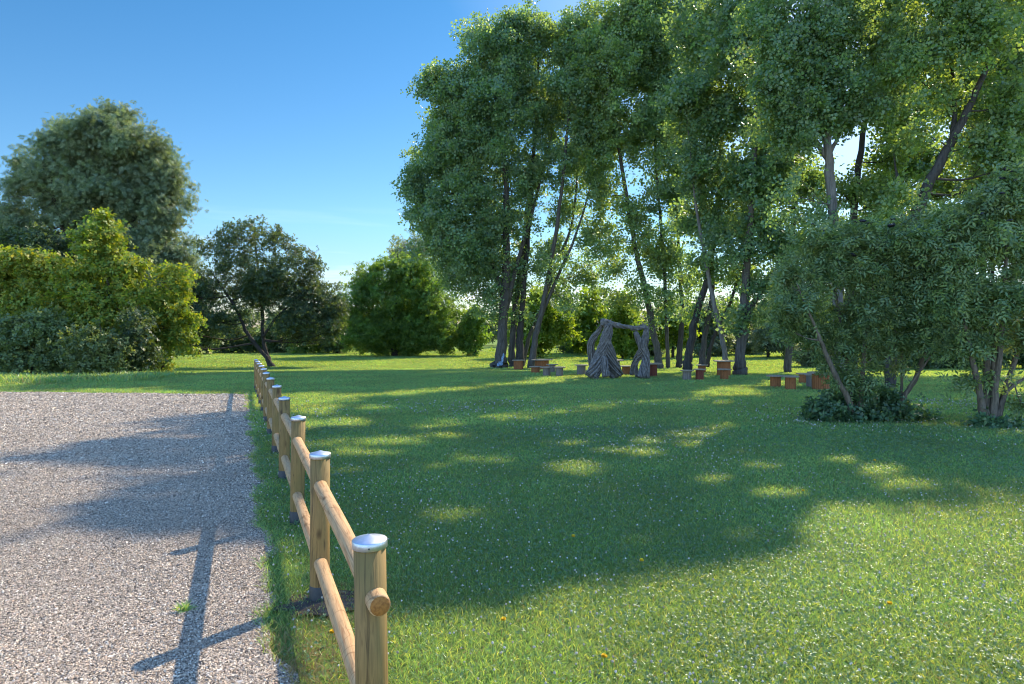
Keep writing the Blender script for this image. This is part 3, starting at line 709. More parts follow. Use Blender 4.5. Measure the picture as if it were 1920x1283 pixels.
# --- far trees and shrubs along the end of the lawn
def far(name, label, px, py0, pw, d, mat='far', cat='tree', trunk=True, cover=2.2, n=6, kind='far', group='trees along the far edge of the lawn', dens=1.0, lean=0):
    base = CAMH - float(gz(d)); pyb = HY + base * F / d
    hh = pyb - py0
    bl = []
    rs = random.Random(px * 7 + int(d))
    for k in range(n):
        fx = rs.uniform(-.75, .75); fy = rs.uniform(.18, .82)
        w = (1 - abs(fx)) * .3 + .3
        top = math.sqrt(max(.15, 1 - (fx * .9) ** 2))
        bl.append((px + fx * pw / 2, pyb - hh * fy * top, pw / 2 * w, hh * .24 * (.8 + .5 * rs.random()), dens))
    bl.append((px, py0 + hh * .22, pw * .26, hh * .22, dens)); bl.append((px, pyb - hh * .4, pw * .38, hh * .33, dens))
    if not trunk: bl.append((px, pyb - hh * .14, pw * .46, hh * .18, dens))
    return tree(name, label, cat, kind, mat, [TR([(px, pyb + 1, 4), (px + lean, pyb - hh * .4, 3), (px + lean, pyb - hh * .75, 1.5)], d)], BL(bl, d, .9), bark='bark_dark', cover=cover, group=group, limbs=2, lowcut=.02, sides=7)

far('far_shrub', 'dark shrub at the foot of the far edge, left of the two-stemmed tree', 372, 585, 90, 70, cat='shrub', trunk=False)
far('far_shrub', 'dark low shrub seen under the left branches of the two-stemmed tree', 435, 600, 90, 74, cat='shrub', trunk=False)
far('far_shrub', 'dark low shrub seen straight behind the two leaning stems', 510, 605, 95, 74, cat='shrub', trunk=False)
far('far_shrub', 'olive shrub in the gap right of the two leaning stems', 572, 585, 80, 72, 'round', cat='shrub', trunk=False)
far('far_shrub', 'dark shrub tucked against the left side of the round tree', 632, 570, 70, 72, cat='shrub', trunk=False)
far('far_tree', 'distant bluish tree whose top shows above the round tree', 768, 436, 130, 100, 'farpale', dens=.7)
far('far_tree', 'mid green tree between the round tree and the paint-marked poplar', 890, 565, 70, 66, 'round', dens=.7)
far('far_tree', 'yellow-green tree seen between the left poplar stems', 1012, 535, 110, 62, 'yellow', n=8)
far('far_tree', 'dark blue-green tree left of the woven arch', 1078, 570, 80, 72, 'far', trunk=False)
far('far_tree', 'light green tree high behind the woven arch', 1105, 520, 90, 68, 'yellow', n=7, dens=.7)
far('far_tree', 'bright yellow tree framed inside the woven arch', 1168, 545, 80, 60, 'yellow', n=8)
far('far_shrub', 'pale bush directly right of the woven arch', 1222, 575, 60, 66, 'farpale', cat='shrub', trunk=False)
far('far_tree', 'yellow tree between the slim stems of the centre poplars', 1262, 545, 60, 62, 'yellow')
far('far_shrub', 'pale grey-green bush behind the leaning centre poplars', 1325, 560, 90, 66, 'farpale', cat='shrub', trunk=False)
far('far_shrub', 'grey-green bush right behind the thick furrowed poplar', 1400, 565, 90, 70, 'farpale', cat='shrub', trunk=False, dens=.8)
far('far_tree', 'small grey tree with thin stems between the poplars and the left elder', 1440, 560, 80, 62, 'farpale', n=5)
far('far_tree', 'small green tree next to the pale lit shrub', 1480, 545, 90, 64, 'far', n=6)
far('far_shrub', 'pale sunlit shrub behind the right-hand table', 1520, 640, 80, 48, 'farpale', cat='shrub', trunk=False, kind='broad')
far('far_tree', 'mid green tree hidden behind the crown of the left elder', 1570, 520, 110, 60, 'far')
far('far_shrub', 'dark hedge bush glimpsed just right of the ivied trunk', 1660, 560, 110, 45, 'far', cat='shrub', trunk=False)
far('far_shrub', 'dark hedge bush centred in the gap between the two elders', 1745, 565, 110, 46, 'far', cat='shrub', trunk=False)
far('far_shrub', 'dark hedge bush beside the left stems of the right elder', 1830, 560, 110, 46, 'far', cat='shrub', trunk=False)
far('far_shrub', 'dark hedge bush behind the right elder at the picture edge', 1920, 555, 120, 46, 'far', cat='shrub', trunk=False)
far('far_shrub', 'dark hedge bush past the right elder, half outside the picture', 2010, 550, 120, 46, 'far', cat='shrub', trunk=False)

# far-off wood closing the view, one mass
def woodland():
    bl = []
    for k in range(150):
        xw = -95 + 230 * k / 149 + rng.normal(0, 1); yw = rng.uniform(92, 106)
        h = (2.4 + 1.6 * abs(math.sin(k * .37)) + rng.uniform(0, 1.4)) * (1.15 if xw > 5 else 1.0)
        bl.append((np.array([xw, yw, h * .5 - .4]), np.array([1.9, 1.8, h * .55]), 1.0))
        bl.append((np.array([xw + rng.uniform(-1, 1), yw + 1, h * .9 - .4]), np.array([1.5, 1.5, h * .3]), .8))
    me, _ = crown_mesh('woodland', bl, 'far', 1.3, -.4)
    tag(link('woodland', me, M['far']), 'continuous dark belt of far-off woodland behind the lawn', 'woodland', kind='stuff')
woodland()

# --- elder shrubs
def berries(root, blobs, n, seed):
    r_ = random.Random(seed); proto = None
    base = np.array(root.location)
    mb = MB()
    sd_, rg = 14, 7
    V = [(0, 0, .022)]; fs = []
    for a in range(1, rg):
        for k in range(sd_):
            th = math.pi * a / rg; ph = 2 * math.pi * (k + .5 * (a % 2)) / sd_; q_ = 1 + r_.uniform(-.4, .4)
            V.append((.062 * q_ * math.sin(th) * math.cos(ph), .062 * q_ * math.sin(th) * math.sin(ph), .022 * q_ * math.cos(th)))
    V.append((0, 0, -.022)); L_ = len(V) - 1
    for k in range(sd_):
        fs.append((0, 1 + k, 1 + (k + 1) % sd_)); fs.append((L_, L_ - sd_ + (k + 1) % sd_, L_ - sd_ + k))
    for a in range(rg - 2):
        for k in range(sd_):
            q0 = 1 + a * sd_
            fs.append((q0 + k, q0 + sd_ + k, q0 + sd_ + (k + 1) % sd_, q0 + (k + 1) % sd_))
    mb.add(V, fs)
    for k in range(n):
        b = r_.choice([q_ for q_ in blobs if q_[0][2] > 2.6])
        u = np.array([r_.gauss(0, .7), -abs(r_.gauss(0, .8)) - .3, abs(r_.gauss(.5, .5))]); u /= np.linalg.norm(u)
        p = b[0] + u * b[1] * 1.02 - base
        if proto is None: proto = mb.build('berry_cluster', M['berry'], root, p); o = proto
        else:
            o = proto.copy(); COL.objects.link(o); o.parent = root; o.location = [float(c) for c in p]
        o.rotation_euler = (r_.uniform(-.5, .5), r_.uniform(-.5, .5), r_.uniform(0, 6)); o.scale = [r_.uniform(.7, 1.25)] * 3
de = depth(790)
eb = BL([(1700, 420, 36, 28, .6), (1610, 430, 30, 26, .6), (1530, 450, 36, 30, .7), (1500, 560, 56, 62), (1560, 500, 72, 62), (1640, 510, 74, 74), (1605, 600, 66, 56), (1700, 570, 62, 70), (1722, 640, 34, 32), (1660, 450, 54, 40), (1478, 615, 34, 34, .8), (1560, 660, 40, 40, .6), (1740, 490, 46, 50), (1530, 620, 44, 40), (1650, 650, 44, 36, .7), (1600, 710, 40, 40, .5), (1690, 690, 26, 26, .5), (1580, 445, 40, 28, .7), (1735, 570, 50, 50), (1690, 480, 50, 50), (1480, 520, 44, 40, .8), (1640, 590, 50, 50)], de, 1.0)
el = tree('elder_shrub', 'large spreading elder with many stems, left of the pair of elders', 'shrub', 'elder', 'elder',
     [TR([(1604, 796, 9), (1590, 750, 7), (1560, 690, 6), (1535, 630, 4), (1510, 570, 2.5)], de, -.6), TR([(1608, 796, 9), (1600, 740, 7), (1580, 640, 5), (1565, 540, 3)], de, .3),
      TR([(1612, 796, 9), (1616, 720, 6), (1625, 620, 4.5), (1640, 520, 3)], de, -.3), TR([(1676, 786, 8), (1690, 750, 6), (1716, 712, 6), (1735, 660, 5), (1765, 600, 3)], de, .2),
      TR([(1672, 786, 7), (1690, 730, 3.5), (1690, 640, 3), (1700, 560, 2)], de, .6), TR([(1686, 775, 4), (1706, 725, 3), (1730, 690, 2.5)], de, -.3)],
     eb, bark='bark_elder', cover=3.3, limbs=7, twig=.012, group='elders on the right')
berries(el, eb, 16, 5)
de2 = depth(800)
eb2 = BL([(1790, 425, 44, 44, .8), (1880, 345, 30, 30, .6), (1940, 350, 50, 50, .8), (1830, 450, 70, 76), (1900, 430, 66, 74), (1800, 560, 52, 62), (1880, 560, 64, 62), (1778, 640, 36, 36), (1905, 640, 40, 36), (1855, 380, 54, 38), (1975, 480, 70, 90), (1960, 600, 60, 60), (1840, 640, 40, 36, .7), (1788, 490, 40, 50), (1860, 700, 36, 34, .35), (1812, 715, 24, 18, .6), (1920, 760, 16, 34, .7), (1780, 560, 44, 50), (1770, 480, 34, 40, .8), (1900, 350, 40, 30, .8), (1745, 450, 34, 34, .8)], de2)
er = tree('elder_shrub', 'tall elder with a bundle of upright stems at the right edge', 'shrub', 'elder', 'elder',
     [TR([(1848, 804, 10), (1838, 740, 8), (1822, 670, 6), (1805, 580, 4), (1800, 520, 2.5)], de2, -.3), TR([(1854, 804, 11), (1850, 730, 8), (1848, 620, 6), (1838, 480, 4)], de2, .3),
      TR([(1860, 804, 11), (1866, 730, 8), (1878, 630, 6), (1885, 500, 4)], de2, -.2), TR([(1864, 804, 10), (1882, 740, 7), (1905, 670, 5.5), (1935, 600, 4)], de2, .4),
      TR([(1866, 790, 6), (1888, 735, 4.5), (1930, 705, 3.5), (1975, 690, 2.5)], de2, 0), TR([(1857, 804, 9), (1862, 700, 6), (1862, 600, 5), (1860, 450, 3)], de2, .7)],
     eb2, bark='bark_elder', cover=3.2, limbs=7, twig=.012, group='elders on the right')
berries(er, eb2, 18, 9)

def under(name, label, blobs, d, mat='ivy', cover=3.2, kind='low'):
    bl = BL(blobs, d)
    base = np.array([bl[0][0][0], d, float(gz(d))])
    me, _ = crown_mesh(name, [(b[0] - base, b[1], b[2]) for b in bl], kind, cover, .0)
    return tag(link(name, me, M[mat], None, base), label, 'undergrowth', kind='stuff')
under('undergrowth', 'dark leafy undergrowth around the foot of the left elder', [(1600, 764, 54, 34), (1555, 772, 44, 28), (1645, 772, 44, 30), (1525, 768, 36, 22, .7), (1705, 778, 42, 20), (1610, 735, 44, 30, .7), (1667, 745, 12, 40, .9), (1580, 785, 60, 18), (1740, 785, 24, 12, .6)], de + .2)
under('undergrowth', 'low leafy undergrowth around the foot of the right elder', [(1875, 795, 34, 16), (1830, 800, 26, 12, .7), (1900, 800, 24, 14), (1850, 790, 16, 18, .5)], de2 - .2)

# ------------------------------------------------------------------ grass, clover, flowers
def lawn_ok(x, y, fringe=.0):
    grav = (x < edge_x(y) - fringe) & (y < far_y(x) + fringe)
    return ~grav
def sample_lawn(n, y0, y1, pw, half=.80, add=1.2):
    """density falls with depth as y**-pw per m2"""
    a = 2 - pw
    u = rng.random(n)
    y = (y0 ** a + u * (y1 ** a - y0 ** a)) ** (1 / a)
    x = (rng.random(n) * 2 - 1) * (half * y + add)
    return x, y
def blades(x, y, L, wid, lean=.55, tpl='blade'):
    n = len(x)
    p = np.stack([x, y, gz(y)], 1)
    az = rng.random(n) * 2 * np.pi
    ln = np.abs(rng.standard_normal(n)) * lean
    tip = np.stack([np.sin(az) * np.sin(ln), np.cos(az) * np.sin(ln), np.cos(ln)], 1)
    a2 = rng.random(n) * 2 * np.pi
    nr = np.stack([np.cos(a2), np.sin(a2), np.zeros(n)], 1)
    nr = norm(nr - tip * (nr * tip).sum(-1, keepdims=True)); b = np.cross(tip, nr)
    V = np.empty((n, 4, 3)); bend = np.stack([np.sin(az), np.cos(az), -.4 * np.ones(n)], 1) * (L * .25)[:, None]
    V[:, 0] = p
    V[:, 1] = p + tip * (L * .45)[:, None] + b * (wid * .5)[:, None]
    V[:, 2] = p + tip * L[:, None] + bend
    V[:, 3] = p + tip * (L * .45)[:, None] - b * (wid * .5)[:, None]
    return V.reshape(-1, 3), np.arange(n * 4).reshape(-1, 4)
x, y = sample_lawn(1300000, 3.0, 88.0, 1.55, .84, 2.0)
k = lawn_ok(x, y, .03); x, y = x[k], y[k]
sc = np.clip(y / 6.0, 1, 10)
L = (.036 + .032 * rng.random(len(x))) * (.8 + .2 * sc ** .6)
wid = .0048 * sc * (.7 + .6 * rng.random(len(x)))
ed = np.abs(x - edge_x(y)); L = np.where((ed < .25) & (y < 23), L * (1.0 + .5 * rng.random(len(x))), L)
dry = np.exp(-(((x + 1.2) / .34) ** 2 + ((y - 3.9) / 1.1) ** 2))
mi = (rng.random(len(x)) < .07 + .85 * dry).astype(int)
V, Fq = blades(x, y, L, wid)
tag(link('grass', fast_mesh('grass', V, Fq, mi), [M['grass'], M['drygrass']]), 'short mown grass covering the lawn', 'grass', kind='stuff')

# taller grass: along the shrub border, the gravel edge and the posts
def tall(name, label, x, y, L, wid, lean=.35):
    V, Fq = blades(x, y, L, wid, lean)
    mi = (rng.random(len(x)) < .06).astype(int)
    return tag(link(name, fast_mesh(name, V, Fq, mi), [M['grass'], M['drygrass']]), label, 'grass', kind='stuff')
n = 16000
x = rng.uniform(-30, -16, n); y = np.clip(30.2 - .12 * (x + 20) + rng.standard_normal(n) * 1.3, 27, 33.5) + np.where(x > -19, 1.5, 0)
tall('tall_grass', 'taller unmown grass along the foot of the shrub border', x, y, .10 + .26 * rng.random(n) ** 1.5, .025 + .02 * rng.random(n))

n = 150000
x, y = sample_lawn(n, 3.0, 14.0, 1.3, .8, 1.0)
pat = np.sin(x * 1.1 + .6 * np.sin(y * 1.3)) + np.sin(y * .9 + x * .4 + 1.5) + .6 * np.sin(x * 2.7 - y * 1.9)
k = lawn_ok(x, y, .0) & (rng.random(n) < np.clip(.55 + .3 * pat, .12, 1)); x, y = x[k], y[k]; n = len(x)
p = np.stack([x, y, gz(y) + .025 + .03 * rng.random(n)], 1)
nr = rng.standard_normal((n, 3)) * .42 + np.array([0, 0, 1.0])
tip = rng.standard_normal((n, 3))
V, Fq = leaf_arrays(p, nr, tip, (.0085 + .007 * rng.random(n)) * np.maximum(1, y / 7), 'clover')
tag(link('clover', fast_mesh('clover', V, Fq), M['clover']), 'clover leaves mixed through the near lawn', 'clover', kind='stuff')

def flower_heads(x, y, s):
    n = len(x); sides = 6
    prof = [(.35, -.8), (.95, -.25), (.85, .35), (.3, .85)]
    T = np.array([(r * math.cos(2 * math.pi * k / sides), r * math.sin(2 * math.pi * k / sides), z) for r, z in prof for k in range(sides)])
    fq = []
    for i in range(3):
        for k in range(sides):
            a = i * sides + k; b = i * sides + (k + 1) % sides; fq.append((a, b, b + sides, a + sides))
    fq.append((18, 19, 20, 21)); fq.append((18, 21, 22, 23))
    h = .05 + .05 * rng.random(n)
    Tn = T[None] * s[:, None, None] * (1 + .25 * rng.standard_normal((n, len(T), 1)) * .6)
    V = Tn + np.stack([x, y, gz(y) + h], 1)[:, None]
    Fq = np.array(fq)[None] + len(T) * np.arange(n)[:, None, None]
    w = .0016 * np.maximum(1, y / 6)
    S = np.zeros((n, 4, 3)); z0 = gz(y)
    S[:, 0] = np.stack([x - w, y, z0], 1); S[:, 1] = np.stack([x + w, y, z0], 1); S[:, 2] = np.stack([x + w, y, z0 + h], 1); S[:, 3] = np.stack([x - w, y, z0 + h], 1)
    return V.reshape(-1, 3), Fq.reshape(-1, 4), S.reshape(-1, 3)
n = 30000
x, y = sample_lawn(n, 3.0, 20.0, 1.0, .8, 1.0)
pat = np.sin(x * .9 + .5 * y) + np.sin(y * .7 - x * .5 + .8) + .8 * np.sin(x * 2.1 + y * 1.4)
band = np.exp(-((y - 7.0) / 2.4) ** 2)
k = lawn_ok(x, y, -.05) & (rng.random(n) < np.clip(.10 + .11 * pat + .26 * band, .02, .7)); x, y = x[k], y[k]; n = len(x)
Vf, Ff, Sf = flower_heads(x, y, (.0056 + .0042 * rng.random(n)) * np.maximum(1, y / 9))
V = np.concatenate([Vf, Sf]); Fq = np.concatenate([Ff, len(Vf) + np.arange(n * 4).reshape(-1, 4)])
mi = np.r_[np.zeros(len(Ff), int), np.ones(n, int)]
tag(link('clover_flowers', fast_mesh('clover_flowers', V, Fq, mi), [M['flower'], M['stem']]), 'small white clover blossoms scattered over the lawn', 'clover flowers', kind='stuff')

# a few yellow dandelions
def dandelion(px, py, label):
    d_ = depth(py); b = P(px, py, d_); b[2] = float(gz(d_))
    root = empty('dandelion', b, label, 'flower', 'yellow dandelions in the lawn')
    mb = MB(); mb.tube([(0, 0, 0), (.004, 0, .04), (0, .002, .075)], [.003, .0028, .0025], 5); mb.build('stem', M['stem'], root)
    V = []; n_ = 40
    a = rng.random(n_) * 6.283; e = rng.random(n_) * .9
    tp = np.stack([np.cos(a) * np.cos(e), np.sin(a) * np.cos(e), np.sin(e)], 1)
    nr_ = np.stack([-np.cos(a) * np.sin(e), -np.sin(a) * np.sin(e), np.cos(e)], 1)
    Tk = TPL['blade'][0]
    V, Fq = leaf_arrays(np.tile([[0, 0, .076]], (n_, 1)), nr_, tp, np.full(n_, .021), 'broad')
    link('petals', fast_mesh('petals', V, Fq), M['petal'], root)
for a in ((1203, 1068, 'yellow dandelion at the edge of the shade, in the middle of the lawn'), (1075, 1021, 'yellow dandelion in the shade among white clover'),
          (944, 1183, 'yellow dandelion in the sunlit grass right of the first post'), (1133, 1255, 'yellow dandelion lowest in the picture'),
          (1668, 1152, 'yellow dandelion alone in the large sunlit patch'), (1506, 932, 'yellow dandelion in the shade below the bright spots'),
          (1640, 873, 'yellow dandelion on the upper bright spot before the elders'), (623, 1208, 'yellow dandelion under the lower rail of the fence')):
    dandelion(*a)

# grass tuft growing in the gravel
dt = depth(1150); bx = P(345, 1150, dt)
n = 90
xx = bx[0] + rng.standard_normal(n) * .035; yy_ = dt + rng.standard_normal(n) * .025
V, Fq = blades(bx[0] + (xx - bx[0]) * .45, dt + (yy_ - dt) * .45, .045 + .05 * rng.random(n), .005 + .003 * rng.random(n), .7)
V[:, 2] += .012
tag(link('grass_tuft', fast_mesh('grass_tuft', V, Fq), M['grass']), 'small green tuft growing alone in the gravel', 'weed')

# ------------------------------------------------------------------ fence
def fxy(i):
    y = 2.0 * (i + 1.48); return np.array([-.398 * y + .578, y, float(gz(y))])
f0 = fxy(0)
fence = empty('log_fence', f0, 'round log fence of capped posts and double rails beside the gravel', 'fence')
NP = 12
HP = 1.075
pm = MB(); R = .070
pm.lathe([(R * 1.0, -.15), (R * 1.01, .1), (R, .5), (R * .99, HP)], 28)
sm = MB(); sm.lathe([(R + .004, -.1), (R + .004, .125), (R + .001, .13)], 28, closed=False)
cm = MB(); cm.lathe([(R + .003, HP - .028), (R + .006, HP - .026), (R + .006, HP + .004), (R + .002, HP + .008), (R * .6, HP + .014), (.001, HP + .028)], 32)
pmesh = smesh = cmesh = None
for i in range(NP):
    loc = fxy(i) - f0
    if pmesh is None:
        po = pm.build('post', M['post'], fence, loc); pmesh = po.data
        s_ = sm.build('sleeve', M['sleeve'], po); smesh = s_.data
        c_ = cm.build('cap', M['zinc'], po); cmesh = c_.data
        n_ = MB(); n_.tube([(-.01, -.075, HP - .014), (-.01, -.0795, HP - .014)], [.004, .003], 8)
        nl = n_.build('nail', M['sleeve'], c_); 
    else:
        po = link('post', pmesh, M['post'], fence, loc)
        link('sleeve', smesh, M['sleeve'], po); link('cap', cmesh, M['zinc'], po)
    po.rotation_euler = (random.gauss(0, .006), random.gauss(0, .006), random.uniform(0, 6.28) if i else .3)
dirv = Vector(fxy(1) - fxy(0)).normalized()
rr = .047
for i in range(NP - 1):
    for zc in (.845, .29):
        a = Vector(fxy(i)) + Vector((0, 0, zc + random.gauss(0, .006))); b = Vector(fxy(i + 1)) + Vector((0, 0, zc + random.gauss(0, .006)))
        dv = (b - a).normalized(); Ln = (b - a).length
        ext = .145 if i == 0 else .0
        st = a - dv * ext if i == 0 else a + dv * .0
        ln = Ln + ext - .0
        rm = MB()
        j = [rr * (1 + .025 * math.sin(k * 1.7 + i)) for k in range(9)]
        pr = [(rr * .86, .0), (rr * .98, .008)] + [(j[k], .02 + (ln - .04) * k / 8) for k in range(9)] + [(rr * .9, ln)]
        rm.lathe(pr, 20)
        for f_i, f in enumerate(rm.f):
            if len(f) == 20: rm.m[f_i] = 1
        ro = rm.build('rail', [M['rail'], M['endgrain']], fence, st - Vector(f0))
        ro.rotation_euler = dv.to_track_quat('Z', 'Y').to_euler()

# bare soil at the foot of the near posts
def soil(c, rx, ry, seed):
    r_ = random.Random(seed); mb = MB(); n_ = 26; V = [(0, 0, .02)]; 
    for k in range(n_):
        a = 2 * math.pi * k / n_; q_ = 1 + r_.uniform(-.2, .2)
        V.append((rx * q_ * .55 * math.cos(a), ry * q_ * .55 * math.sin(a), .018 + r_.uniform(-.004, .008)))
    for k in range(n_):
        a = 2 * math.pi * k / n_; q_ = 1 + r_.uniform(-.2, .2)
        V.append((rx * q_ * math.cos(a), ry * q_ * math.sin(a), .003))
    fs = [(0, 1 + k, 1 + (k + 1) % n_) for k in range(n_)] + [(1 + k, 1 + n_ + k, 1 + n_ + (k + 1) % n_, 1 + (k + 1) % n_) for k in range(n_)]
    mb.add(V, fs)
    return tag(mb.build('soil', M['soil'], None, c), 'bare dark soil around the foot of the second fence post', 'soil', kind='structure')
soil(fxy(1) + np.array([.04, -.06, .012]), .30, .22, 3)

# ------------------------------------------------------------------ drum tables and stools
def drum(rad, h, mat, topr, name, label, cat, group, px, py, th=.045, ph=0.0):
    d_ = depth(py); b = P(px, py, d_); b[2] = float(gz(d_))
    root = empty(name, b, label, cat, group)
    root.rotation_euler = (0, 0, ph)
    mb = MB(); n_ = max(12, int(rad * 2 * math.pi / .075)); V = []; fs = []
    for k in range(n_):         # upright staves with a small groove between them
        a0 = 2 * math.pi * (k + .06) / n_; a1 = 2 * math.pi * (k + .94) / n_
        hh = h - th; r0 = rad + random.uniform(-.004, .004)
        q_ = len(V)
        for rr_, zz in ((r0 - .03, -.03), (r0, -.03), (r0, hh), (r0 - .03, hh)):
            V.append((rr_ * math.cos(a0), rr_ * math.sin(a0), zz)); V.append((rr_ * math.cos(a1), rr_ * math.sin(a1), zz))
        fs += [(q_ + 2, q_ + 3, q_ + 5, q_ + 4), (q_ + 0, q_ + 2, q_ + 4, q_ + 6), (q_ + 1, q_ + 7, q_ + 5, q_ + 3), (q_ + 4, q_ + 5, q_ + 7, q_ + 6)]
    mb.add(V, fs)
    mb.lathe([(rad - .025, -.03), (rad - .025, h - th)], 24)
    mb.build('pedestal', M[mat], root, smooth=False)
    tb = MB(); nb = 5
    for k in range(nb):         # round top sawn from boards
        y0 = -topr + 2 * topr * k / nb + .004; y1 = -topr + 2 * topr * (k + 1) / nb - .004
        pts = []
        for t in np.linspace(0, 1, 9):
            yv = y0 + (y1 - y0) * t; xv = math.sqrt(max(topr ** 2 - yv ** 2, 0)); pts.append((xv, yv))
        poly = pts + [(-a, c) for a, c in reversed(pts)]
        m_ = len(poly); V = [(a, c, h - th + .001) for a, c in poly] + [(a, c, h + random.uniform(-.002, .002)) for a, c in poly]
        fs = [tuple(range(m_ - 1, -1, -1)), tuple(range(m_, 2 * m_))] + [(i, (i + 1) % m_, m_ + (i + 1) % m_, m_ + i) for i in range(m_)]
        tb.add(V, fs)
    tb.build('top', M['top'], root, smooth=False)
    return root
GS, GT = 'drum stools under the poplars', 'drum tables under the poplars'
S_ = lambda px, py, mat, label, w=8, hpx=19, tw=13, ph=.4: drum(w / F * depth(py), hpx / F * depth(py), mat, tw / F * depth(py), 'drum_stool', label, 'stool', GS, px, py, .04, ph)
T_ = lambda px, py, mat, label, w=14, hpx=26, tw=20, ph=.9: drum(w / F * depth(py), hpx / F * depth(py), mat, tw / F * depth(py), 'drum_table', label, 'table', GT, px, py, .05, ph)
T_(972, 694, 'plank', 'small orange table standing among the left poplar stems', 9, 19, 12)
T_(1016, 693, 'plank', 'wide drum table right of the pale leaning stem', 13, 19, 20)
S_(1004, 700, 'plank', 'brown stool in front of the drum table at the pale leaning stem', 8, 13, 12)
S_(1025, 705, 'plank_grey', 'grey stool in front of the drum table, next to the brown one', 7, 17, 12)
S_(1035, 699, 'plank_grey', 'dark stool at the right side of the drum table', 6.5, 16, 11)
S_(1049, 706, 'plank_grey', 'grey stool set apart towards the woven arch', 7, 18, 11)
S_(1090, 703, 'plank_grey', 'grey stool touching the left foot of the woven arch', 8, 19, 13)
T_(1152, 694, 'plank_grey', 'table standing just behind the woven arch', 10, 19, 18)
S_(1174, 703, 'plank', 'brown stool inside the woven arch', 7.5, 17, 12)
T_(1222, 706, 'plank_red', 'dark red table right of the woven arch', 10, 25, 18)
S_(1289, 699, 'plank', 'brown stool at the back left of the group of four stools', 8, 15, 12)
S_(1316, 700, 'plank', 'brown stool at the back right of the group of four stools', 7, 16, 11)
S_(1288, 713, 'plank_grey', 'grey stool at the front left of the group of four stools', 8, 19, 12.5)
S_(1312, 713, 'plank_red', 'dark stool at the front right of the group of four stools', 7.5, 21, 12)
T_(1357, 705, 'plank', 'tall table beside the thick furrowed poplar', 12.5, 29, 19)
S_(1358, 712, 'plank', 'light brown stool in front of the tall table', 7.5, 20, 13.5)
S_(1454, 726, 'plank', 'leftmost of the two orange stools standing clear on the lawn', 9.5, 22, 17)
S_(1482, 731, 'plank', 'orange stool second from the left before the elder', 9.5, 26, 16)
S_(1507, 719, 'plank', 'orange stool half hidden behind the table by the elder', 9, 19, 14)
S_(1519, 727, 'plank_grey', 'brown stool touching the left side of the table by the elder', 7, 25, 10)
T_(1539, 731, 'plank', 'large orange table beside the left elder', 15.5, 33, 24)

# ------------------------------------------------------------------ woven willow arch
ds = 31.2
aroot = empty('woven_arch', [P(1150, 706, ds)[0], ds, float(gz(ds))], 'twisted grey arch woven from willow rods on the lawn', 'sculpture')
ab = np.array(aroot.location)
def braid(mb, ctrl, n, twist, rod=.03, seed=0, flare=0.0):
    """rods wound round a path of (px, py, half width px, depth offset)"""
    rs = random.Random(seed)
    path = spline([np.r_[P(a, b, ds + o), w / F * ds] for a, b, w, o in ctrl], 26)
    mb.tube([q_[:3] - ab for q_ in path], [q_[3] * .72 for q_ in path], 10, wob=.2)
    n = int(n * 1.5); twist *= 1.25
    for k in range(n):
        ph = 2 * math.pi * k / n + rs.uniform(-.2, .2); pts = []; tw = twist * rs.uniform(.75, 1.25); dr = rs.uniform(.7, 1.08)
        s0 = rs.uniform(0, .02) ; s1 = 1 - rs.uniform(0, .06)
        for i in range(20):
            t = s0 + (s1 - s0) * i / 19; q_ = path[min(25, int(t * 25))]; q2 = path[min(25, int(t * 25) + 1)]
            fr = t * 25 - int(t * 25); c = q_ * (1 - fr) + q2 * fr
            tg = q2[:3] - path[max(0, int(t * 25) - 1)][:3]; tg = tg / (np.linalg.norm(tg) + 1e-9)
            u = np.cross(tg, [0, 1, 0]); u /= np.linalg.norm(u) + 1e-9; w = np.cross(tg, u)
            a = ph + tw * t; r_ = c[3] * dr + .012 * rs.gauss(0, 1)
            pts.append(c[:3] + r_ * (math.cos(a) * u + math.sin(a) * w) - ab)
        r0 = rod * rs.uniform(.65, 1.3)
        mb.tube(pts, list(np.linspace(r0 * 1.1, r0 * .6, 20)), 5)
mb = MB()
braid(mb, [(1108, 708, 13, -.3), (1117, 690, 11, -.2), (1126, 665, 10, 0), (1135, 640, 9, 0), (1141, 618, 8, 0), (1140, 606, 6, 0)], 26, 3.0, .034, 1)
braid(mb, [(1155, 706, 13, .3), (1149, 686, 11, .2), (1144, 664, 10, .1), (1138, 640, 8, 0), (1136, 620, 7, 0)], 22, -3.0, .032, 2)
braid(mb, [(1116, 706, 10, .6), (1112, 680, 8, .6), (1108, 645, 6, .5), (1122, 622, 4, .3), (1130, 608, 3, .2)], 10, 2.0, .03, 3)
braid(mb, [(1136, 707, 6, -.5), (1134, 690, 6, -.4), (1133, 670, 6, -.2)], 12, 1.2, .03, 8)
mb.build('leg', M['willow_rod'], aroot)
mb = MB()
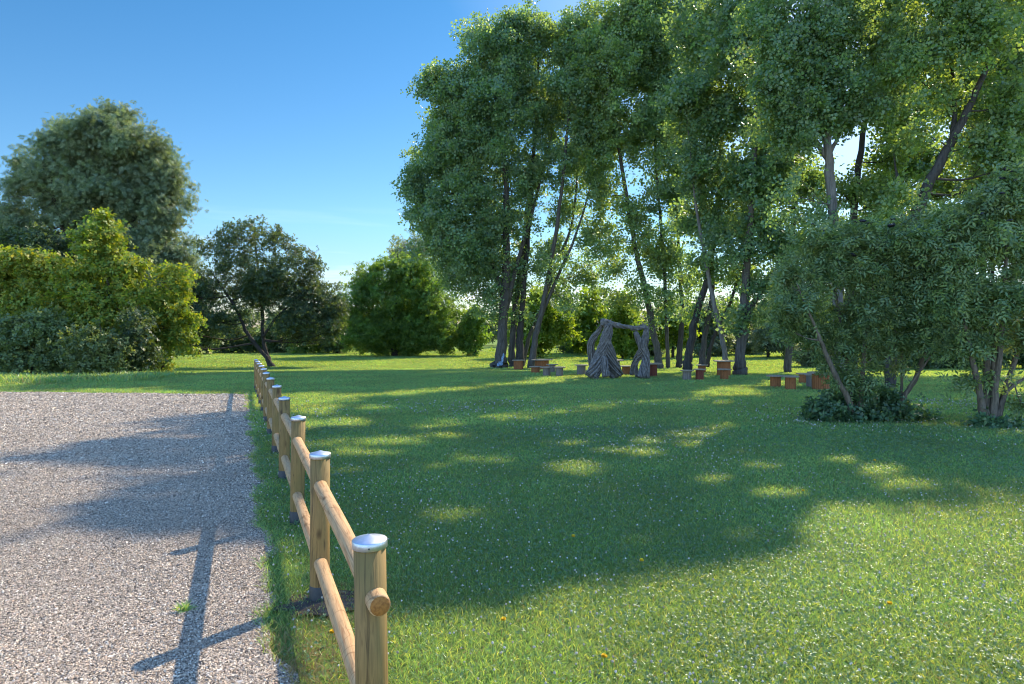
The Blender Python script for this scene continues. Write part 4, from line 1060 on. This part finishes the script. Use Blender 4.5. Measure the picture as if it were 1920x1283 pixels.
braid(mb, [(1196, 706, 4, .3), (1190, 690, 5, .3), (1195, 672, 6, .2), (1203, 655, 6, 0), (1196, 635, 5, 0), (1190, 622, 4, 0)], 14, 4.0, .026, 4)
braid(mb, [(1206, 710, 11, -.2), (1209, 690, 9, -.1), (1211, 670, 7, 0), (1207, 650, 7, 0), (1211, 630, 6, 0), (1213, 612, 4, 0)], 20, -4.0, .028, 5)
braid(mb, [(1184, 704, 3, .5), (1186, 690, 3.5, .5), (1192, 676, 4, .4), (1200, 662, 4, .2)], 7, 2.0, .026, 6)
mb.build('leg', M['willow_rod'], aroot)
mb = MB()
braid(mb, [(1126, 604, 6, 0), (1142, 606, 6, 0), (1160, 611, 4, 0), (1178, 613, 3.4, 0), (1192, 616, 4, 0), (1212, 612, 5, 0)], 14, 7.0, .024, 7)
rs = random.Random(4)
for k in range(26):
    a0 = P(rs.choice([rs.gauss(1134, 7), rs.gauss(1206, 8)]), rs.gauss(610, 4), ds + rs.gauss(0, .1)) - ab
    v_ = np.array([rs.gauss(0, .18), rs.gauss(0, .12), rs.gauss(.08, .1)])
    mb.tube([a0, a0 + v_ * .5 + [0, 0, .02], a0 + v_], [.014, .011, .005], 4)
mb.build('lintel', M['willow_rod'], aroot)

# white and blue paint on the stout poplar's base
pop = [o for o in bpy.data.objects if o.name == 'poplar_tree'][0]
pb = np.array(pop.location); mb = MB()
for (px, py, w, h_) in ((938, 682, 4, 4), (942, 674, 2, 5), (934, 684, 2.5, 2.5), (944, 667, 1.4, 4)):
    c = P(px, py, 47 - .72 + (690 - py) * .004) - pb
    n_ = 14; V = []; fs = []
    for q_ in (0, .025):
        for k in range(n_):
            a = 2 * math.pi * k / n_; u = 1 + rs.uniform(-.25, .25)
            V.append((c[0] + w / F * 47 * u * math.cos(a), c[1] + q_ + .3 * abs(math.cos(a)) * w / F * 47, c[2] + h_ / F * 47 * u * math.sin(a)))
    fs = [tuple(range(n_)), tuple(range(2 * n_ - 1, n_ - 1, -1))] + [(k, n_ + k, n_ + (k + 1) % n_, (k + 1) % n_) for k in range(n_)]
    mb.add(V, fs)
mb.build('paint_mark', M['paint'], pop, smooth=False)
